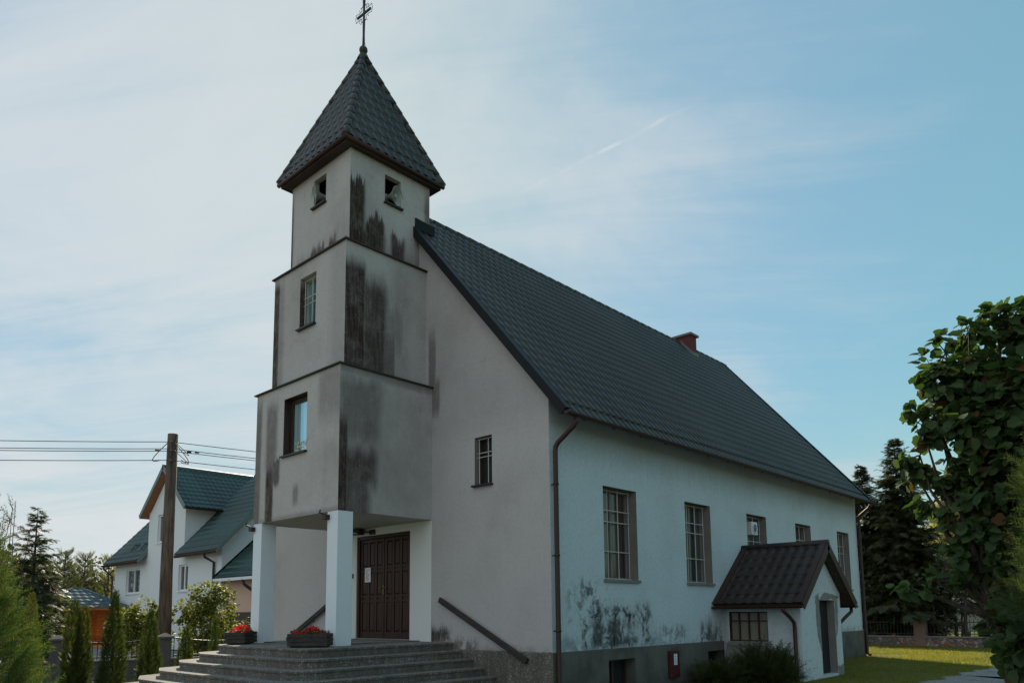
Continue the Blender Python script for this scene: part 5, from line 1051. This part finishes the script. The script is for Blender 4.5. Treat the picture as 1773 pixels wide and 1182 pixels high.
downpipe([(-30.2, ey-.1, ez-.1), (-30.2, ey, ez-.35), (-30.1, HY-.1, ez-.6), (-30.1, HY-.1, 3.2), (-30.1, HY-.1, 3.1)], .065, M_iron, house)
gr = MB()
for x in (-41.9, -40.3):
    for k in range(2): gr.tube([(x-.35, ey+.9, ez+1.15+.0), (x+.35, ey+.9, ez+1.15)], .03, 5)
    gr.tube([(x-.35, ey+.9, ez+1.2), (x-.25, ey+.55, ez+.72)], .025, 5); gr.tube([(x+.35, ey+.9, ez+1.2), (x+.25, ey+.55, ez+.72)], .025, 5); gr.tube([(x-.25, ey+.55, ez+.74), (x+.25, ey+.55, ez+.74)], .025, 5)
gr.build_each('roof_step', M_iron, ho)
# lower wing with its own lean-to roof, on the right
wx0, wx1 = -29.38, -24.5; wy = HY+.25; we = 3.48
mb = MB(); mb.quad((wx0, wy, 1.72), (wx1, wy, 1.72), (wx1, wy, we+.3), (wx0, wy, we+.3)); mb.quad((wx1, wy, 1.72), (wx1, wy+6, 1.72), (wx1, wy+6, 6.5), (wx1, wy, we+.3)); wo_ = mb.build('side_wing', M_peach, house, 'peach rendered side wing over brown cladding', fix=False)
mb = MB(); mb.box(wx0, wx1+.04, wy-.04, wy+5, G0, 1.72); mb.build('wing_plinth', M_hplinth, wo_)
mb = MB(); mb.prism([(wx0+.01, wy-.6, we-.02), (wx0+.01, wy+2.6, we+3.2*.95-.02), (wx0+.01, wy+2.6, we+3.2*.95-.2), (wx0+.01, wy-.6, we-.18)], (wx1-wx0+.5, 0, 0)); wr = mb.build('wing_roof', M_orange, wo_)
V, F = tiles(plane_P((wx0, wy-.65, we-.02), (1, 0, 0), (0, 1, .95)), wx1-wx0+.55, 5.1, wave=.32, row=.44, amp=.06, step=.03, nw=6); np_mesh('wing_tiles', V, F, M_green, wr)
mb = MB(); mb.box(wx0, wx1+.5, wy-.72, wy-.64, we-.18, we-.03); mb.build('wing_fascia', M_pvc, wr); 
mb = MB(); mb.prism([(wx0-.03, wy-.7, we+.10), (wx0-.03, wy+2.6, we+3.24), (wx0-.03, wy+2.6, we+2.97), (wx0-.03, wy-.7, we-.15)], (.035, 0, 0)); mb.build('wing_verge', M_flash, wr)
downpipe([(-26.2, wy-.7, we-.15), (-26.2, wy-.6, we-.4), (-25.6, wy-.12, we-.95), (-25.55, wy-.1, we-1.2), (-25.55, wy-.1, 0), (-25.55, wy-.1, -.3)], .075, M_iron, wo_)
mb = MB(); mb.box(-25.45, -25.1, wy-.6, wy-.3, G0, we-.1); mb.build('wing_post', M_cap, wo_)

# gazebo --------------------------------------------------------------
gx, gy = -44.3, 5.6; gaz = empty('gazebo', 'orange timber garden gazebo with blue-grey hipped tile roof beside the house', 'gazebo', (gx, gy, G0))
hw_ = 2.1; ge, gp = 2.12, 3.34
mb = MB(); mb.box(gx-hw_, gx+hw_, gy-hw_, gy+hw_, G0-.02, G0+.12); mb.build('floor', M_gwood, gaz)
for i, (sx, sy) in enumerate(((-1, -1), (1, -1), (1, 1), (-1, 1), (0, -1), (1, 0))): mb = MB(); mb.box(gx+sx*(hw_-.1)-.08, gx+sx*(hw_-.1)+.08, gy+sy*(hw_-.1)-.08, gy+sy*(hw_-.1)+.08, G0+.12, ge); mb.build('post', M_gwood, gaz)
mb = MB()
for s_ in (-1, 1): mb.box(gx-hw_, gx+hw_, gy+s_*(hw_-.1)-.05, gy+s_*(hw_-.1)+.05, ge-.16, ge); mb.box(gx+s_*(hw_-.1)-.05, gx+s_*(hw_-.1)+.05, gy-hw_, gy+hw_, ge-.155, ge+.005)
for sx, sy, ax2, ay2 in ((-1, -1, 1, 0), (1, -1, -1, 0), (1, -1, 0, 1), (1, 1, 0, -1), (0, -1, 1, 0), (0, -1, -1, 0)): p = Vector((gx+sx*(hw_-.1), gy+sy*(hw_-.1), ge-.7)); mb.bar(p, p+Vector((ax2*.6, ay2*.6, .6)), .07, .09)
mb.build('beams', M_gwood, gaz)
mb = MB()
for (p, q) in (((gx-hw_+.2, gy-hw_+.1), (gx-.1, gy-hw_+.1)), ((gx+.1, gy-hw_+.1), (gx+hw_-.2, gy-hw_+.1)), ((gx+hw_-.1, gy-hw_+.2), (gx+hw_-.1, gy-.1))):
    p, q = Vector((*p, 0)), Vector((*q, 0)); z0_, z1_ = G0+.2, G0+.95; n_ = 9
    for k in range(-4, n_+1):
        for s_ in (1, -1):
            a_ = max(0, min(1, k/n_)); b_ = max(0, min(1, (k+4)/n_)); 
            if b_-a_ < .05: continue
            za, zb = z0_+(a_-k/n_)*n_/4*(z1_-z0_), z0_+(b_-k/n_)*n_/4*(z1_-z0_); 
            if s_ < 0: za, zb = z1_+z0_-za, z1_+z0_-zb
            mb.bar(p.lerp(q, a_)+Vector((0, 0, za)), p.lerp(q, b_)+Vector((0, 0, zb)), .02, .035)
    for z in (z0_, z1_): mb.bar(p+Vector((0, 0, z)), q+Vector((0, 0, z)), .05, .06)
mb.build('lattice', M_gwood, gaz)
mb = MB(); 
for k in range(11): z = G0+.15+k*.2; mb.box(gx-hw_+.1, gx+hw_-.1, gy+hw_-.12, gy+hw_-.09, z, z+.185); mb.box(gx-hw_+.08, gx-hw_+.11, gy-hw_+.9, gy+hw_-.1, z, z+.185)
mb.build('plank_wall', M_gwood, gaz)
mb = MB(); mb.box(gx-hw_+.3, gx+hw_-.3, gy+hw_-.65, gy+hw_-.25, G0+.5, G0+.56); mb.box(gx-1.0, gx+1.0, gy-.4, gy+.4, G0+.75, G0+.81); mb.box(gx-.06, gx+.06, gy-.3, gy+.3, G0+.12, G0+.75); mb.build('bench_and_table', M_gwood, gaz)
Vs, Fs, off = [], [], 0; hh_ = hw_+.35
for sx, sy in ((0, -1), (1, 0), (0, 1), (-1, 0)):
    n_ = np.array([sx, sy, 0.]); t_ = np.array([-sy, sx, 0.]); o_ = np.array([gx, gy, ge-.02])+n_*hh_-t_*hh_; up = np.array([gx, gy, gp])+n_*.25-(o_+t_*hh_); Lv = np.linalg.norm(up)
    V, F = tiles(plane_P(o_, t_, up), 2*hh_, Lv, wave=.40, row=.42, amp=.035, step=.03, clip=lambda v, Lv=Lv: ((hh_-.0)*v/Lv*.9, 2*hh_-(hh_)*v/Lv*.9)); Vs.append(V); Fs.append(F+off); off += len(V)
go = np_mesh('roof', np.concatenate(Vs), np.concatenate(Fs), M_gaz, gaz); mb = MB(); mb.box(gx-.3, gx+.3, gy-.3, gy+.3, gp-.02, gp+.05)
for sx, sy in ((1, -1), (1, 1), (-1, 1), (-1, -1)): mb.tube([(gx+sx*hh_, gy+sy*hh_, ge+.02), (gx+sx*.25, gy+sy*.25, gp+.02)], .07, 8)
mb.build('ridge_cap', M_gaz, go)
# leafy shrubs before the house
broad((-19.4, .15, G0), 2.4, [(-19.55, -.25, 1.2, .55, .7), (-19.4, .35, 1.65, .45, .55), (-19.3, .75, 1.05, .5, .7), (-19.4, .2, .55, .6, .5), (-19.2, .85, 1.9, .32, .35)], 91, 'leafy green shrub between the tallest thuja and the utility pole', M_shrub, n=3000, size=.13, trunkr=.03, name='leafy_shrub', cat='shrub', group='leafy shrubs before the house', stems=[(-.2, -.2), (.2, .3)], clump=14)
broad((-18.5, 2.3, G0), 2.9, [(-18.7, 1.95, 1.9, .55, .55), (-18.6, 2.35, 2.35, .45, .45), (-18.4, 2.7, 2.0, .5, .6), (-18.6, 2.2, 1.2, .75, .7), (-18.35, 2.95, 1.0, .5, .6), (-18.5, 2.4, .5, .8, .5), (-18.8, 1.5, 1.7, .3, .35)], 92, 'large leafy shrub with yellowish top right of the utility pole', M_shrub, n=4800, size=.13, trunkr=.035, name='leafy_shrub', cat='shrub', group='leafy shrubs before the house', stems=[(-.3, -.3), (.2, .3), (0, 0)], clump=14)
broad((-17.9, 3.6, G0), 1.7, [(-17.9, 3.5, .9, .3, .45), (-17.8, 3.8, .6, .3, .4)], 93, 'small thin shrub before the brown cladding of the house', M_shrub, n=420, size=.10, trunkr=.02, name='leafy_shrub', cat='shrub', group='leafy shrubs before the house', clump=12)
# pines and trees behind, on the left
def pine(base, h, r, seed, label, m=M_pine):
    rng = np.random.default_rng(seed); t = plant('pine_tree', label, 'tree', base, 'pines on the left skyline'); b = np.array(base, float); mb = MB(); mb.tube([b, b+np.array([0, 0, h*.6]), b+np.array([.05, 0, h])], [.12, .08, .02], 7); P, D, Sc = [], [], []
    for li in range(13):
        q = .1+.86*li/12; k = 6; L = r*(1.15-q)*.95
        for j in range(k):
            an = rng.uniform(0, 6.28); e_ = b+np.array([math.cos(an)*L, math.sin(an)*L, q*h+L*.45]); s_ = b+np.array([0, 0, q*h*.97]); mb.tube([s_, (s_+e_)/2+np.array([0, 0, -.08]), e_], [.04, .025, .012], 4, False)
            for w_ in np.linspace(.3, 1, 8): P.append(s_+(e_-s_)*w_+rng.normal(0, .06, 3)); D.append((e_-s_)/L+np.array([0, 0, .7])+rng.normal(0, .45, 3)); Sc.append(.42*rng.uniform(.7, 1.2))
    mb.build('trunk', M_bark, t); V, F = stamp(*frond_T(7, 30, .04, .55, -.05), np.array(P), np.array(D), unit(rng, len(P)), np.array(Sc)); np_mesh('crown', V, F, m, t)
ptxt = ('pine behind the gazebo at the far left of the row', 'second pine from the left behind the gazebo', 'taller pine behind the gazebo, mid-row', 'pine just left of the gazebo ridge', 'pine above the gazebo ridge', 'pine next to the white house corner', 'pale pine right at the house corner')
for i, (x, y, h) in enumerate(((-47.5, .8, 5.0), (-47, 2.6, 5.6), (-48, 4.2, 6.0), (-47.5, 5.8, 6.3), (-49, 7.5, 6.2), (-50, 9.4, 6.2), (-48.5, 9.9, 5.6))): pine((x, y, G0), h, 1.9, 100+i, ptxt[i], (M_pine, M_pine, M_pine, M_pine, M_pine, M_shrub, M_birch)[i])
for i, (x, y, s) in enumerate(((-26.9, -2.1, .70), (-27.8, -2.8, .62), (-26.4, -1.4, .50), (-52, -2.4, .8), (-55.3, 5.8, .85), (-54.8, 7.8, .95), (-54.2, 9.9, 1.0))):
    broad((x, y, G0), 5*s, [(x-.8*s, y-.8*s, 3*s, 1.6*s, 1.5*s), (x+.8*s, y+.8*s, 3.4*s, 1.6*s, 1.6*s), (x, y, 4.6*s, 1.4*s, 1.3*s), (x, y, 1.6*s, 1.9*s, 1.4*s)], 120+i, ('taller bushy tree behind the near green cypress and the spruce', 'dark bushy tree at the left edge behind the green cypress', 'low bushy tree between the spruce and the gazebo', 'bushy tree far behind the gazebo', 'green bushy tree behind the pines left of the gazebo ridge', 'green bushy tree behind the pines above the gazebo', 'green bushy tree behind the pines by the house corner')[i], (M_spruce, M_thuja, M_pine, M_thuja, M_pine, M_thuja, M_pine)[i], n=3600, size=.24, trunkr=.08, name='bushy_tree', group='bushy trees left of the gazebo', clump=16)
for i, (x, y, s) in enumerate(((-62, -14, 1.2), (-66, -6, 1.3), (-70, 2, 1.3), (-72, 12, 1.3), (-60, -22, 1.2))):
    broad((x, y, G0), 6*s, [(x-1.2*s, y-1.2*s, 3*s, 1.9*s, 1.8*s), (x+1.2*s, y+1.2*s, 3.2*s, 1.9*s, 1.8*s), (x, y, 4.2*s, 1.7*s, 1.4*s), (x, y, 1.5*s, 2.2*s, 1.4*s)], 140+i, ('far tree at the left, behind the spruce', 'far tree beyond the dark bushes', 'far tree behind the pines', 'far tree behind the white house', 'far tree at the left edge')[i], (M_spruce, M_pine, M_spruce, M_pine, M_spruce)[i], n=1800, size=.45, trunkr=.14, name='bushy_tree', group='far trees on the left', clump=16)
# a far-off wood that closes the horizon beyond the stone wall
rng = np.random.default_rng(301); k = 9000; x = rng.uniform(-15, 110, k); hmax = 7+2.2*np.sin(x*.31)+1.3*np.sin(x*.83+1)+.8*np.sin(x*2.1); z = rng.uniform(0, 1, k)**.8*hmax
P = np.stack([x, 92-.35*x+rng.normal(0, 2.2, k), z], 1); V, F = stamp(LEAF_T, LEAF_F, P, unit(rng, k), unit(rng, k)+np.array([0, 0, .8]), rng.uniform(.7, 1.4, k))
tag(np_mesh('far_wood', V, F, M_shrub), 'far-off wood along the horizon beyond the stone wall', 'wood', kind='stuff')
